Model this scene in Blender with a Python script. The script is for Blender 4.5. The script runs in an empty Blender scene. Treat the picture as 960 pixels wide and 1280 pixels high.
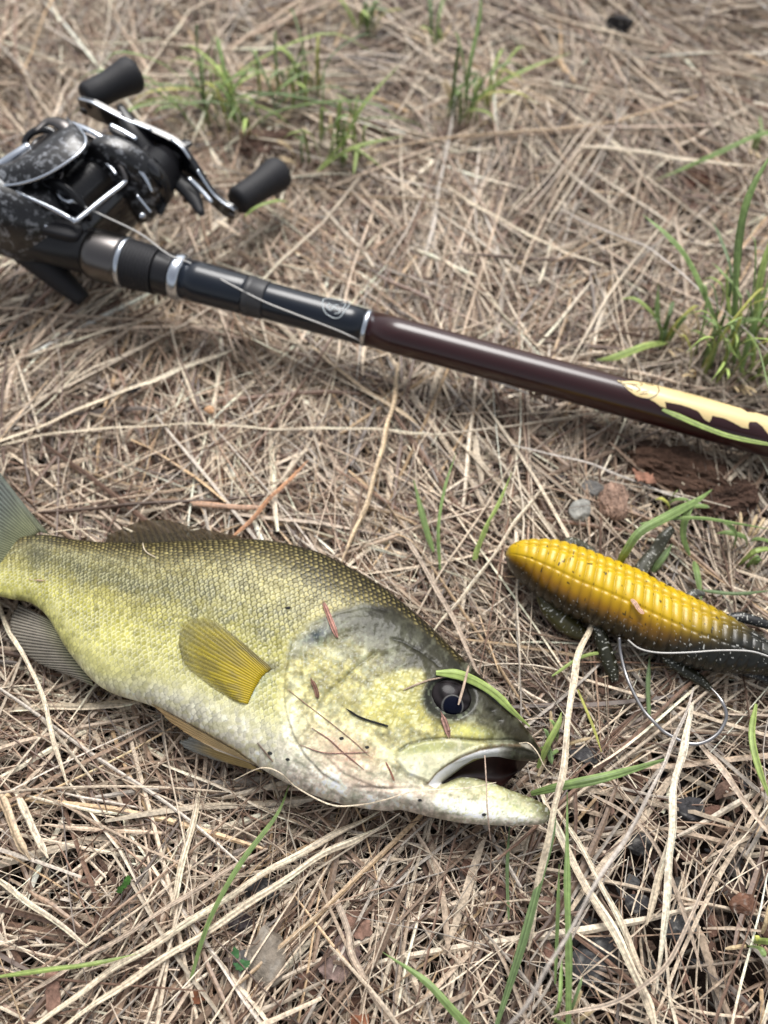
import bpy, bmesh, math, random
import numpy as np
from mathutils import Vector, Matrix
from mathutils.bvhtree import BVHTree
random.seed(7)
rng = np.random.default_rng(7)
SC = bpy.context.scene
COL = SC.collection
CM = 0.01                       # everything below is worked out in centimetres

# ------------------------------------------------------------------ camera
CAM_H = 28.6
PITCH = math.radians(62.0)
FPX = 1100.0                    # focal length in photo pixels (photo 960 x 1280)
cam_d = bpy.data.cameras.new('camera')
cam = bpy.data.objects.new('camera', cam_d); COL.objects.link(cam)
cam.location = (0, 0, CAM_H*CM)
cam.rotation_euler = (math.pi/2 - PITCH, 0, 0)
cam_d.sensor_fit = 'VERTICAL'; cam_d.sensor_height = 36; cam_d.sensor_width = 36
cam_d.lens = 36*FPX/1280
cam_d.clip_start = 0.005; cam_d.clip_end = 200
cam_d.dof.use_dof = True
cam_d.dof.focus_distance = 0.268
cam_d.dof.aperture_fstop = 7.6
SC.camera = cam
# ------------------------------------------------------------------ light
SUN_EL, SUN_AZ = math.radians(58), math.radians(8)      # azimuth from +Y towards +X
w = bpy.data.worlds.new('World'); SC.world = w; w.use_nodes = True
nt = w.node_tree; bg = nt.nodes['Background']
sky = nt.nodes.new('ShaderNodeTexSky'); sky.sky_type = 'NISHITA'; sky.sun_disc = False
sky.sun_elevation = SUN_EL; sky.sun_rotation = SUN_AZ
sky.air_density = 1.0; sky.dust_density = 4.0; sky.ozone_density = 1.0
hsv = nt.nodes.new('ShaderNodeHueSaturation'); hsv.inputs['Saturation'].default_value = 0.28
nt.links.new(sky.outputs[0], hsv.inputs['Color']); nt.links.new(hsv.outputs[0], bg.inputs[0])
bg.inputs[1].default_value = 0.112
sun_d = bpy.data.lights.new('sun', 'SUN'); sun_d.energy = 1.95; sun_d.angle = math.radians(34)
sun_d.color = (1.0, 0.98, 0.95)
sun = bpy.data.objects.new('sun', sun_d); COL.objects.link(sun)
sdir = Vector((math.sin(SUN_AZ)*math.cos(SUN_EL), math.cos(SUN_AZ)*math.cos(SUN_EL), math.sin(SUN_EL)))
sun.rotation_euler = sdir.to_track_quat('Z', 'Y').to_euler()
SC.view_settings.view_transform = 'Standard'; SC.view_settings.look = 'None'
SC.view_settings.exposure = 0.56; SC.view_settings.gamma = 1

# ------------------------------------------------------------------ survey helpers
CPOS = np.array([0.0, 0.0, CAM_H])
FW = np.array([0.0, math.cos(PITCH), -math.sin(PITCH)]); UP = np.array([0.0, math.sin(PITCH), math.cos(PITCH)])
def ray(u, v):
    return FW + (u-480)/FPX*np.array([1.0, 0, 0]) + (640-v)/FPX*UP
def P(u, v, z=0.0):
    """the place (cm) seen at photo pixel u,v that lies z cm above the ground"""
    d = ray(u, v); return CPOS + d*((z-CAM_H)/d[2])
def PS(pts):
    return np.array([P(*p) for p in pts])
def PX(pos):
    q = pos-CPOS; dz = q@FW
    return 480+FPX*q[:, 0]/dz, 640-FPX*(q@UP)/dz
def pxcm(u, v, z=0.0):
    p = P(u, v, z); return FPX/((p-CPOS)@FW)       # photo pixels per cm there
def cr(pts, n):
    """Catmull-Rom through pts, n samples"""
    p = np.asarray(pts, float)
    if len(p) == 2: 
        t = np.linspace(0, 1, n)[:, None]; return p[0]*(1-t)+p[1]*t
    q = np.vstack([2*p[0]-p[1], p, 2*p[-1]-p[-2]])
    ts = np.linspace(0, len(p)-1-1e-9, n); i = ts.astype(int); f = (ts-i)[:, None]
    a, b, c, d = q[i], q[i+1], q[i+2], q[i+3]
    return 0.5*((2*b)+(-a+c)*f+(2*a-5*b+4*c-d)*f*f+(-a+3*b-3*c+d)*f**3)
def unit(v): return v/np.maximum(np.linalg.norm(v, axis=-1, keepdims=True), 1e-9)
def sst(a, b, x):
    t = np.clip((x-a)/(b-a), 0, 1); return t*t*(3-2*t)
def hsh(i, j, s=0):
    n = (np.asarray(i, np.int64)*374761393 + np.asarray(j, np.int64)*668265263 + s*1442695041) & 0x7fffffff
    n = ((n ^ (n >> 13))*1274126177) & 0x7fffffff
    n = (n ^ (n >> 16)) & 0xffff
    return n/65535.0
def vn(x, y, s=0):
    xi = np.floor(x); yi = np.floor(y); fx = x-xi; fy = y-yi
    fx = fx*fx*(3-2*fx); fy = fy*fy*(3-2*fy)
    a = hsh(xi, yi, s); b = hsh(xi+1, yi, s); c = hsh(xi, yi+1, s); d = hsh(xi+1, yi+1, s)
    return (a*(1-fx)+b*fx)*(1-fy)+(c*(1-fx)+d*fx)*fy
def fbm(x, y, o=4, s=0):
    r = 0; am = 0.5; tot = 0
    for k in range(o):
        r = r+am*vn(x*2**k+13.7*k, y*2**k+7.1*k, s+k); tot += am; am *= 0.55
    return r/tot
def inpoly(u, v, poly):
    r = np.zeros(u.shape, bool); n = len(poly); j = n-1
    for i in range(n):
        xi, yi = poly[i]; xj, yj = poly[j]
        c = ((yi > v) != (yj > v))
        with np.errstate(divide='ignore', invalid='ignore'):
            r ^= c & (u < (xj-xi)*(v-yi)/((yj-yi) if yj != yi else 1e-9)+xi)
        j = i
    return r
def pdist(u, v, pts):
    """distance to a polyline, side (+ = left-hand of travel in a y-down picture), fraction along"""
    best = np.full(u.shape, 1e9); side = np.zeros(u.shape); frac = np.zeros(u.shape)
    n = len(pts)-1
    for i in range(n):
        ax, ay = pts[i]; bx, by = pts[i+1]; dx, dy = bx-ax, by-ay
        L = dx*dx+dy*dy+1e-9
        t = np.clip(((u-ax)*dx+(v-ay)*dy)/L, 0, 1)
        qx = u-ax-t*dx; qy = v-ay-t*dy; d = np.hypot(qx, qy)
        m = d < best
        best = np.where(m, d, best); side = np.where(m, np.sign(dx*qy-dy*qx), side); frac = np.where(m, (i+t)/n, frac)
    return best, -side, frac

# ------------------------------------------------------------------ object helpers
def raw_mesh(name, V, F, mats, col=None, smooth=True, midx=None):
    me = bpy.data.meshes.new(name)
    V = np.asarray(V, np.float64)*CM
    if isinstance(F, np.ndarray):
        n, k = F.shape
        me.vertices.add(len(V)); me.vertices.foreach_set('co', V.astype(np.float32).ravel())
        me.loops.add(n*k); me.loops.foreach_set('vertex_index', F.astype(np.int32).ravel())
        me.polygons.add(n); me.polygons.foreach_set('loop_start', (np.arange(n)*k).astype(np.int32))
        me.polygons.foreach_set('loop_total', np.full(n, k, np.int32))
        me.update(calc_edges=True)
    else:
        me.from_pydata([tuple(v) for v in V], [], [tuple(f) for f in F])
    if col is not None:
        c = np.ones((len(V), 4), np.float32); cl_ = np.asarray(col); c[:, :cl_.shape[1] if cl_.ndim > 1 else 3] = cl_
        at = me.color_attributes.new('Col', 'FLOAT_COLOR', 'POINT'); at.data.foreach_set('color', c.ravel())
    for m in (mats if isinstance(mats, (list, tuple)) else [mats]): me.materials.append(m)
    if midx is not None: me.polygons.foreach_set('material_index', np.asarray(midx, np.int32))
    me.polygons.foreach_set('use_smooth', np.full(len(me.polygons), smooth))
    me.update(); return me
def link(name, me, parent=None, origin=None):
    """link a mesh; its object origin goes to `origin` (cm) or the bounding-box foot"""
    o = bpy.data.objects.new(name, me); COL.objects.link(o)
    if origin is None:
        co = np.empty(len(me.vertices)*3, np.float32); me.vertices.foreach_get('co', co); co = co.reshape(-1, 3)
        og = np.array([*(0.5*(co.min(0)+co.max(0)))[:2], co[:, 2].min()])
    else: og = np.asarray(origin, float)*CM
    me.transform(Matrix.Translation(Vector(-og)))
    if parent is not None:
        o.parent = parent; o.location = Vector(og)-parent.location
        if 'frame' in parent: pass
    else: o.location = og
    return o
def obj(name, V, F, mats, parent=None, col=None, smooth=True, midx=None, origin=None):
    return link(name, raw_mesh(name, V, F, mats, col, smooth, midx), parent, origin)
def empty(name, loc, label, cat, group=None):
    e = bpy.data.objects.new(name, None); COL.objects.link(e); e.location = Vector(loc)*CM
    e.empty_display_size = 0.01
    tag(e, label, cat, group); return e
def tag(o, label=None, cat=None, group=None, kind=None):
    if label: o['label'] = label
    if cat: o['category'] = cat
    if group: o['group'] = group
    if kind: o['kind'] = kind
    return o
class MB:
    def __init__(s): s.V = []; s.F = []; s.C = []; s.n = 0
    def add(s, V, F, c=None):
        V = np.asarray(V, float); s.V.append(V); s.F += [tuple(int(i)+s.n for i in f) for f in F]
        if c is None: c = (1, 1, 1)
        c = np.asarray(c, float)
        s.C.append(np.broadcast_to(c, (len(V), 3)) if c.ndim == 1 else c); s.n += len(V); return s
    def obj(s, name, mats, parent=None, smooth=True, origin=None):
        return obj(name, np.vstack(s.V), s.F, mats, parent, np.vstack(s.C), smooth, origin=origin)
def tube(pts, rad, seg=8, cap=True, flat=1.0, upv=None):
    p = np.asarray(pts, float); n = len(p); r = np.broadcast_to(np.asarray(rad, float), (n,))
    t = unit(np.gradient(p, axis=0)); ref = np.array([0, 0, 1.0]) if upv is None else np.asarray(upv, float)
    if abs(t[0]@ref) > 0.95: ref = np.array([0, 1.0, 0.1])
    s = unit(np.cross(t, ref)); b = np.cross(s, t)
    a = np.linspace(0, 2*math.pi, seg, endpoint=False)
    V = (p[:, None]+r[:, None, None]*(np.cos(a)[None, :, None]*s[:, None]+flat*np.sin(a)[None, :, None]*b[:, None])).reshape(-1, 3)
    F = [(i*seg+k, i*seg+(k+1) % seg, (i+1)*seg+(k+1) % seg, (i+1)*seg+k) for i in range(n-1) for k in range(seg)]
    if cap:
        F.append(tuple(range(seg-1, -1, -1))); F.append(tuple((n-1)*seg+k for k in range(seg)))
    return V, F
def grid_faces(n, m, wrap=False):
    i, j = np.meshgrid(np.arange(n-1), np.arange(m if wrap else m-1), indexing='ij'); j2 = (j+1) % m
    return np.stack([i*m+j, i*m+j2, (i+1)*m+j2, (i+1)*m+j], -1).reshape(-1, 4)
def quad_blob(c, ax, rad, e1=1.0, e2=1.0, n=24, m=36):
    """superellipsoid at c with axes ax (3 vectors) and radii"""
    la = np.linspace(-math.pi/2, math.pi/2, n); lo = np.linspace(-math.pi, math.pi, m, endpoint=False)
    f = lambda w, e: np.sign(w)*np.abs(w)**e
    LA, LO = np.meshgrid(la, lo, indexing='ij')
    x = f(np.cos(LA), e1)*f(np.cos(LO), e2); y = f(np.sin(LA), e1); z = f(np.cos(LA), e1)*f(np.sin(LO), e2)
    V = np.asarray(c)+rad[0]*x[..., None]*ax[0]+rad[1]*y[..., None]*ax[1]+rad[2]*z[..., None]*ax[2]
    return V.reshape(-1, 3), grid_faces(n, m, True)

# ------------------------------------------------------------------ materials
def mat(name, base=None, rough=0.6, spec=0.4, coat=0.0, coat_r=0.1, metal=0.0, noise=None, bump=None,
        transm=0.0, sss=0.0, var=None):
    """principled material; base None = the mesh's own pigment attribute 'Col'"""
    m = bpy.data.materials.new(name); m.use_nodes = True; t = m.node_tree; b = t.nodes['Principled BSDF']
    src = None
    if base is None:
        a = t.nodes.new('ShaderNodeAttribute'); a.attribute_name = 'Col'; src = a.outputs['Color']
    else: b.inputs['Base Color'].default_value = (*base, 1)
    tc = t.nodes.new('ShaderNodeTexCoord')
    if noise:                                        # (scale per metre, strength)
        n = t.nodes.new('ShaderNodeTexNoise'); n.inputs['Scale'].default_value = noise[0]; n.inputs['Detail'].default_value = 5
        t.links.new(tc.outputs['Object'], n.inputs['Vector'])
        mr = t.nodes.new('ShaderNodeMapRange'); mr.inputs[1].default_value = 0.3; mr.inputs[2].default_value = 0.7
        mr.inputs[3].default_value = 1-noise[1]; mr.inputs[4].default_value = 1+noise[1]
        t.links.new(n.outputs['Fac'], mr.inputs[0])
        mx = t.nodes.new('ShaderNodeMix'); mx.data_type = 'RGBA'; mx.blend_type = 'MULTIPLY'; mx.inputs[0].default_value = 1
        if src is not None: t.links.new(src, mx.inputs[6])
        else: mx.inputs[6].default_value = (*base, 1)
        t.links.new(mr.outputs[0], mx.inputs[7]); src = mx.outputs[2]
    if src is not None: t.links.new(src, b.inputs['Base Color'])
    b.inputs['Roughness'].default_value = rough; b.inputs['Specular IOR Level'].default_value = spec
    b.inputs['Metallic'].default_value = metal; b.inputs['Coat Weight'].default_value = coat
    b.inputs['Coat Roughness'].default_value = coat_r
    b.inputs['Transmission Weight'].default_value = transm
    if sss:
        b.inputs['Subsurface Weight'].default_value = sss; b.inputs['Subsurface Scale'].default_value = 0.002
    if bump:                                         # (scale per metre, distance m)
        n2 = t.nodes.new('ShaderNodeTexNoise'); n2.inputs['Scale'].default_value = bump[0]; n2.inputs['Detail'].default_value = 4
        t.links.new(tc.outputs['Object'], n2.inputs['Vector'])
        bp = t.nodes.new('ShaderNodeBump'); bp.inputs['Strength'].default_value = 1; bp.inputs['Distance'].default_value = bump[1]
        t.links.new(n2.outputs['Fac'], bp.inputs['Height']); t.links.new(bp.outputs[0], b.inputs['Normal'])
    return m
M = dict(
    straw=mat('dry_straw', None, 0.46, 0.5, noise=(1100, 0.38)),
    soil=mat('soil', (0.026, 0.016, 0.012), 0.95, 0.2, noise=(260, 0.5), bump=(500, 0.002)),
    stone=mat('stone', None, 0.75, 0.35, noise=(420, 0.35), bump=(900, 0.0006)),
    bark=mat('bark_flake', None, 0.85, 0.25, noise=(700, 0.35), bump=(1500, 0.0003)),
    grass=mat('green_grass', None, 0.45, 0.4, noise=(500, 0.2)),
    fish=mat('fish_skin', None, 0.36, 0.20, coat=0.13, coat_r=0.10, bump=(2000, 0.00006)),
    fin=mat('fish_fin', None, 0.42, 0.22),
    eye=mat('fish_eye', None, 0.14, 0.14),
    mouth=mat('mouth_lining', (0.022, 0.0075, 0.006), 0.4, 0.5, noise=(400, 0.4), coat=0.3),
    lure=mat('soft_plastic', None, 0.33, 0.35, coat=0.22, coat_r=0.15, sss=0.0),
    steel=mat('steel_wire', (0.42, 0.41, 0.41), 0.33, metal=1.0),
    blank=mat('rod_blank_maroon', (0.026, 0.0032, 0.004), 0.35, 0.3, coat=0.75, coat_r=0.13),
    navy=mat('navy_gloss', (0.004, 0.008, 0.016), 0.28, 0.4, coat=0.35, coat_r=0.10),
    rubber=mat('black_foam', (0.014, 0.014, 0.017), 0.62, 0.4, bump=(5000, 0.00004)),
    black=mat('black_plastic', (0.010, 0.010, 0.012), 0.32, 0.5),
    gloss=mat('black_gloss', (0.006, 0.006, 0.008), 0.12, 0.5, coat=0.6),
    silver=mat('polished_silver', (0.60, 0.64, 0.70), 0.24, metal=1.0),
    gun=mat('gunmetal', (0.15, 0.14, 0.135), 0.28, metal=1.0),
    greyband=mat('grey_wrap', (0.045, 0.045, 0.048), 0.4, 0.4),
    cream=mat('cream_print', (0.80, 0.62, 0.30), 0.3, 0.5, coat=0.6, coat_r=0.08),
    ink=mat('ink_line', (0.05, 0.035, 0.03), 0.4, 0.4),
    whiteprint=mat('silver_print', (0.45, 0.50, 0.52), 0.35, 0.5),
    line=mat('fishing_line', (0.55, 0.53, 0.50), 0.35, 0.5),
)
t = M['fin'].node_tree; t.links.new([n for n in t.nodes if n.type == 'ATTRIBUTE'][0].outputs['Alpha'], t.nodes['Principled BSDF'].inputs['Alpha'])
# carbon-camo shell of the reel
cm_ = bpy.data.materials.new('carbon_camo'); cm_.use_nodes = True; t = cm_.node_tree; b = t.nodes['Principled BSDF']
tc = t.nodes.new('ShaderNodeTexCoord')
vo = t.nodes.new('ShaderNodeTexVoronoi'); vo.inputs['Scale'].default_value = 95; vo.inputs['Randomness'].default_value = 1
n1 = t.nodes.new('ShaderNodeTexNoise'); n1.inputs['Scale'].default_value = 430; n1.inputs['Detail'].default_value = 8
wv = t.nodes.new('ShaderNodeTexChecker'); wv.inputs['Scale'].default_value = 900
rp = t.nodes.new('ShaderNodeValToRGB'); rp.color_ramp.elements[0].position = 0.52; rp.color_ramp.elements[0].color = (0.010, 0.010, 0.012, 1)
rp.color_ramp.elements[1].position = 0.62; rp.color_ramp.elements[1].color = (0.24, 0.25, 0.27, 1)
mxv = t.nodes.new('ShaderNodeMix'); mxv.data_type = 'RGBA'; mxv.inputs[0].default_value = 0.25
t.links.new(tc.outputs['Object'], vo.inputs['Vector']); t.links.new(tc.outputs['Object'], n1.inputs['Vector']); t.links.new(tc.outputs['Object'], wv.inputs['Vector'])
t.links.new(n1.outputs['Fac'], mxv.inputs[6]); t.links.new(vo.outputs['Color'], mxv.inputs[7]); t.links.new(mxv.outputs[2], rp.inputs[0])
mul = t.nodes.new('ShaderNodeMix'); mul.data_type = 'RGBA'; mul.blend_type = 'MULTIPLY'; mul.inputs[0].default_value = 0.55
t.links.new(rp.outputs[0], mul.inputs[6]); t.links.new(wv.outputs['Color'], mul.inputs[7])
t.links.new(mul.outputs[2], b.inputs['Base Color']); b.inputs['Roughness'].default_value = 0.34; b.inputs['Coat Weight'].default_value = 0.3
M['carbon'] = cm_

# ------------------------------------------------------------------ outlines (photo pixels)
BODY = [((30, 672), (-16, 742), .36), ((62, 670), (12, 748), .40), ((94, 676), (37, 753), .48), ((131, 680), (60, 772), .62),
        ((180, 682), (88, 818), .85), ((240, 680), (128, 860), 1.05), ((300, 678), (190, 882), 1.22), ((350, 682), (250, 914), 1.30),
        ((400, 695), (305, 947), 1.34), ((445, 717), (357, 978), 1.34), ((485, 742), (408, 999), 1.30), ((525, 775), (455, 1010), 1.22),
        ((560, 808), (497, 1012), 1.12), ((590, 837), (532, 996), 1.0), ((613, 860), (560, 972), .90), ((636, 889), (590, 953), .76),
        ((657, 912), (622, 946), .58), ((670, 930), (650, 950), .40), ((677, 943), (671, 951), .18)]
JAW = [((462, 930), (440, 1001), 1.0), ((505, 965), (497, 1010), .86), ((545, 982), (542, 1021), .68), ((575, 972), (575, 1028), .56),
       ((605, 976), (608, 1031), .46), ((635, 987), (640, 1032), .38), ((662, 997), (666, 1031), .32), ((681, 1006), (680, 1030), .24), ((688, 1014), (687, 1023), .08)]
FISH_OUT = [b[0] for b in BODY]+[(680, 955), (690, 1005), (690, 1022), (675, 1032)]+[b[1] for b in JAW[::-1]]+[b[1] for b in BODY[11::-1]]
LURE_OUT = [(633, 695), (660, 677), (727, 687), (795, 713), (862, 745), (937, 786), (1000, 820), (1000, 850), (900, 839), (825, 816), (750, 782), (675, 745)]

# ------------------------------------------------------------------ ground
def gz(x, y):
    """height of the litter surface"""
    return 0.55*(fbm(x*0.16, y*0.16, 3, 31)-0.5)+0.25*(fbm(x*0.6, y*0.6, 2, 37)-0.5)-0.05
def make_ground():
    xs = np.concatenate([[-3000, -300, -90], np.linspace(-45, 45, 300), [90, 300, 3000]])
    ys = np.concatenate([[-3000, -300, -60], np.linspace(-15, 80, 300), [120, 400, 6000]])
    X, Y = np.meshgrid(xs, ys, indexing='ij')
    Z = gz(X, Y)-1.55+0.45*(fbm(X*1.8, Y*1.8, 3, 5)-0.5)
    V = np.stack([X, Y, Z], -1).reshape(-1, 3)
    o = obj('ground', V, grid_faces(len(xs), len(ys)), M['soil'], origin=(0, 0, 0)); tag(o, kind='structure')
make_ground()

def ribbons(name, PT, W, ROLL, CC, m, fold=0.25):
    """PT N,K,3 ; W N,K ; ROLL N ; CC N,K,3"""
    N, K, _ = PT.shape
    T = unit(np.gradient(PT, axis=1)); up = np.zeros((N, 1, 3)); up[..., 2] = 1
    S = unit(np.cross(T, np.broadcast_to(up, T.shape))); B = np.cross(S, T)
    c, s = np.cos(ROLL)[:, None, None], np.sin(ROLL)[:, None, None]
    S2 = c*S+s*B; B2 = -s*S+c*B
    h = W[..., None]*0.5
    V = np.stack([PT-S2*h, PT+B2*h*fold*2, PT+S2*h], 2)          # N,K,3,3
    V = V.reshape(-1, 3)
    base = (np.arange(N)*K*3)[:, None, None]; k = (np.arange(K-1)*3)[None, :, None]
    q = np.array([[0, 1, 4, 3], [1, 2, 5, 4]])
    F = (base[..., None]+k[..., None]+q[None, None]).reshape(-1, 4)
    C = np.repeat(CC[:, :, None, :], 3, 2).reshape(-1, 3)
    o = obj(name, V, F, m, None, C, smooth=False, origin=(0, 0, 0)); return o
PAL = np.array([[.68, .60, .49], [.60, .51, .41], [.47, .38, .30], [.30, .215, .16], [.19, .12, .088], [.10, .06, .042], [.44, .40, .36], [.52, .38, .24], [.20, .17, .155]])
PALW = np.array([.16, .16, .17, .16, .12, .09, .08, .04, .04])
def litter(name, N, L, Wd, zlo, zhi, K, bend, pal=PAL, pw=PALW, label='', dens=None, ang=None, fold=0.25, tilt=0.05, bright=1.0, bundle=1):
    N = int(N*1.42); n2 = int(N*2.4)
    x = rng.uniform(-38, 38, n2); y = rng.uniform(-9, 60, n2)
    keep = np.abs(x) < 13.5+y*0.3+8
    if dens is not None: keep &= rng.random(n2) < dens(x, y)
    x, y = x[keep][:N], y[keep][:N]; N = len(x)
    th = rng.uniform(0, math.pi, N) if ang is None else ang(x, y, N)
    if bundle > 1:
        g = np.arange(N)//bundle*bundle; th = th[g]+rng.normal(0, .07, N); x = x[g]+rng.normal(0, .45, N); y = y[g]+rng.normal(0, .45, N)
    Ls = L[0]+(L[1]-L[0])*rng.random(N)**1.6
    t = np.linspace(-.5, .5, K)[None]
    d = np.stack([np.cos(th), np.sin(th)], -1); nrm = np.stack([-d[:, 1], d[:, 0]], -1)
    b1 = rng.normal(0, bend, N)[:, None]; b2 = rng.normal(0, bend*0.6, N)[:, None]; b3 = rng.normal(0, bend*0.35, N)[:, None]
    off = (b1*(t*t-0.08)*1.5+b2*(t**3-t*.15)*4+b3*np.sin(t*11+rng.uniform(0, 6, N)[:, None])*.25)*Ls[:, None]
    XY = np.stack([x, y], -1)[:, None]+d[:, None]*(t*Ls[:, None])[..., None]+nrm[:, None]*off[..., None]
    lay = rng.random(N)**0.8
    z0 = zlo+(zhi-zlo)*lay
    zz = gz(XY[..., 0], XY[..., 1])+z0[:, None]+rng.normal(0, tilt, N)[:, None]*t*np.minimum(Ls, 5)[:, None]+rng.normal(0, .025, N)[:, None]*(t*t)*Ls[:, None]*2
    # keep stalks below the fish, bait and rod footprints
    uu, vv = PX(np.concatenate([XY.reshape(-1, 2), np.ones((N*K, 1))], 1))
    m = inpoly(uu, vv, FISH_OUT) | inpoly(uu, vv, LURE_OUT)
    zz = np.where(m.reshape(N, K), np.minimum(zz, .1), zz)
    PT = np.concatenate([XY, zz[..., None]], -1)
    Ws = (Wd[0]+(Wd[1]-Wd[0])*rng.random(N)**2.2)[:, None]*(1-0.5*np.abs(t*2)**3)*(1+.1*np.sin(t*30+rng.uniform(0, 6, N)[:, None]))
    ci = rng.choice(len(pal), N, p=pw/pw.sum())
    c = pal[ci]*(0.60+0.62*rng.random((N, 1)))*bright*(.62+.72*fbm(x*.22, y*.22, 3, 90))[:, None]*np.array([1.0, .955, .885])
    CC = c[:, None]*(1+0.18*np.sin(t*rng.uniform(3, 14, N)[:, None]+rng.uniform(0, 6, N)[:, None]))[..., None]
    o = ribbons(name, PT, Ws, rng.normal(0, .55, N), np.clip(CC, 0, .8), M['straw'], fold)
    tag(o, label, 'dry grass', None, 'stuff'); return o
def dens_main(x, y):
    u, v = PX(np.stack([x, y, x*0], -1))
    hole = sst(560, 760, u)*sst(880, 1000, v)*0.60+sst(60, 20, np.hypot(u-330, v-1160))*0.5+sst(110, 40, np.hypot(u-850, (v-600)*1.3))*.7
    hole = hole+.55*sst(75, 25, np.hypot((u-345), (v-165)*1.6))+.35*sst(90, 30, np.hypot(u-860, (v-235)*1.6))+.45*sst(90, 30, np.hypot(u-915, (v-480)*1.8))+.3*sst(.60, .74, fbm(x*.35, y*.35, 2, 66))
    return np.clip((1-hole)*(1-.22*sst(850, 1050, v)), .1, 1)
def ang_mix(x, y, N):
    """the stalks lie in rough swathes whose direction wanders"""
    base = math.pi*1.6*(fbm(x*0.07, y*0.07, 2, 51))
    a = base+rng.normal(0, .55, N)
    return np.where(rng.random(N) < .45, rng.uniform(0, math.pi, N), a)
litter('straw_litter_deep', 6500, (2, 7), (.07, .22), -1.25, -.55, 5, .08, label='brown shade-darkened lower layer of flattened dry grass stalks', dens=dens_main, bright=.32)  # same straw colours darkened, shade of the gaps put into them
litter('straw_litter', 9500, (2.0, 13), (.055, .25), -.75, .20, 7, .055, label='tan dry grass stalks lying criss cross over the whole ground', dens=dens_main, ang=ang_mix)
litter('fine_grass_fibres', 9000, (2, 11), (.022, .055), -.5, .30, 8, .11, label='hair thin dry grass fibres tangled over the straw', dens=dens_main, ang=ang_mix)
litter('long_straws', 1500, (7, 18), (.06, .17), -.25, .34, 12, .05, label='long pale straws lying in loose bundles on top of the litter', dens=dens_main, ang=ang_mix, bright=1.12, bundle=5, tilt=.03)
litter('broken_straw_bits', 6500, (.4, 1.8), (.05, .2), -.7, .1, 3, .08, label='short broken bits of straw among the stalks', tilt=.25)

# chips: gravel and bark
def icochips(name, N, size, zlo, zhi, pal, m, flat, dens, label, cat, sub=0):
    bm = bmesh.new(); bmesh.ops.create_icosphere(bm, subdivisions=1, radius=1)
    bv = np.array([v.co[:] for v in bm.verts]); bf = np.array([[v.index for v in f.verts] for f in bm.faces]); bm.free()
    N = int(N*1.35); x = rng.uniform(-38, 38, N*4); y = rng.uniform(-9, 58, N*4)
    k = (np.abs(x) < 13.5+y*.3+8) & (rng.random(N*4) < dens(x, y)); x, y = x[k][:N], y[k][:N]; N = len(x)
    r = size[0]+(size[1]-size[0])*rng.random(N)**2.5
    V = bv[None]*(1+rng.uniform(-.32, .32, (N, len(bv), 1)))*r[:, None, None]*np.stack([rng.uniform(.8, 1.5, N), rng.uniform(.5, 1, N), rng.uniform(flat[0], flat[1], N)], -1)[:, None]
    a = rng.uniform(0, 2*math.pi, N); ca, sa = np.cos(a), np.sin(a); b_ = rng.normal(0, .3, N)
    V = np.stack([V[..., 0], V[..., 1]*np.cos(b_)[:, None]-V[..., 2]*np.sin(b_)[:, None], V[..., 1]*np.sin(b_)[:, None]+V[..., 2]*np.cos(b_)[:, None]], -1)
    V = np.stack([V[..., 0]*ca[:, None]-V[..., 1]*sa[:, None], V[..., 0]*sa[:, None]+V[..., 1]*ca[:, None], V[..., 2]], -1)
    V += np.stack([x, y, gz(x, y)+rng.uniform(zlo, zhi, N)], -1)[:, None]
    c = pal[rng.integers(0, len(pal), N)]*(.7+.6*rng.random((N, 1)))
    F = (bf[None]+(np.arange(N)*len(bv))[:, None, None]).reshape(-1, 3)
    o = obj(name, V.reshape(-1, 3), F, m, None, np.repeat(c, len(bv), 0), smooth=False, origin=(0, 0, 0))
    tag(o, label, cat, None, 'stuff')
def dens_stone(x, y):
    u, v = PX(np.stack([x, y, x*0], -1))
    return .12+.88*np.clip(sst(540, 700, u)*sst(860, 980, v)+sst(110, 50, np.hypot(u-320, v-1150))+sst(130, 60, np.hypot(u-730, v-620)), 0, 1)
icochips('gravel', 2000, (.1, .42), -1.05, -.32, np.array([[.06, .06, .06], [.085, .08, .075], [.12, .11, .10], [.045, .045, .048], [.11, .07, .05]]), M['stone'], (.4, .8), dens_stone, 'dark grey gravel chips showing through gaps in the straw', 'gravel')
icochips('bark_litter', 4200, (.1, .55), -.8, -.10, np.array([[.17, .095, .07], [.12, .07, .05], [.22, .14, .105], [.07, .045, .035]]), M['bark'], (.06, .2), lambda x, y: np.full(x.shape, .8), 'reddish brown flakes of bark and dead leaf among the straw', 'bark litter')

# ================================================================== THE FISH
ZM = 1.50                                                # height of the fish's mid plane
D_ = np.array([P(*b[0], ZM) for b in BODY]); V_ = np.array([P(*b[1], ZM) for b in BODY]); T_ = np.array([b[2] for b in BODY])
def loft(D, Vv, T, n, m, zc=0.0, ex=2.55):
    D = cr(D, n); Vv = cr(Vv, n); T = np.maximum(cr(T[:, None], n)[:, 0], .08)
    a = np.linspace(0, 2*math.pi, m, endpoint=False); c, s = np.cos(a), np.sin(a)
    c = np.sign(c)*np.abs(c)**(2/ex); s = np.sign(s)*np.abs(s)**(2/ex)
    mid = (D+Vv)/2; hw = (D-Vv)/2
    R = mid[:, None]+hw[:, None]*c[None, :, None]
    R[..., 2] += zc+T[:, None]*s[None, :]
    V = R.reshape(-1, 3); F = [tuple(f) for f in grid_faces(n, m, True)]
    F.append(tuple(range(m-1, -1, -1))); F.append(tuple((n-1)*m+k for k in range(m)))
    return V, F
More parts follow.
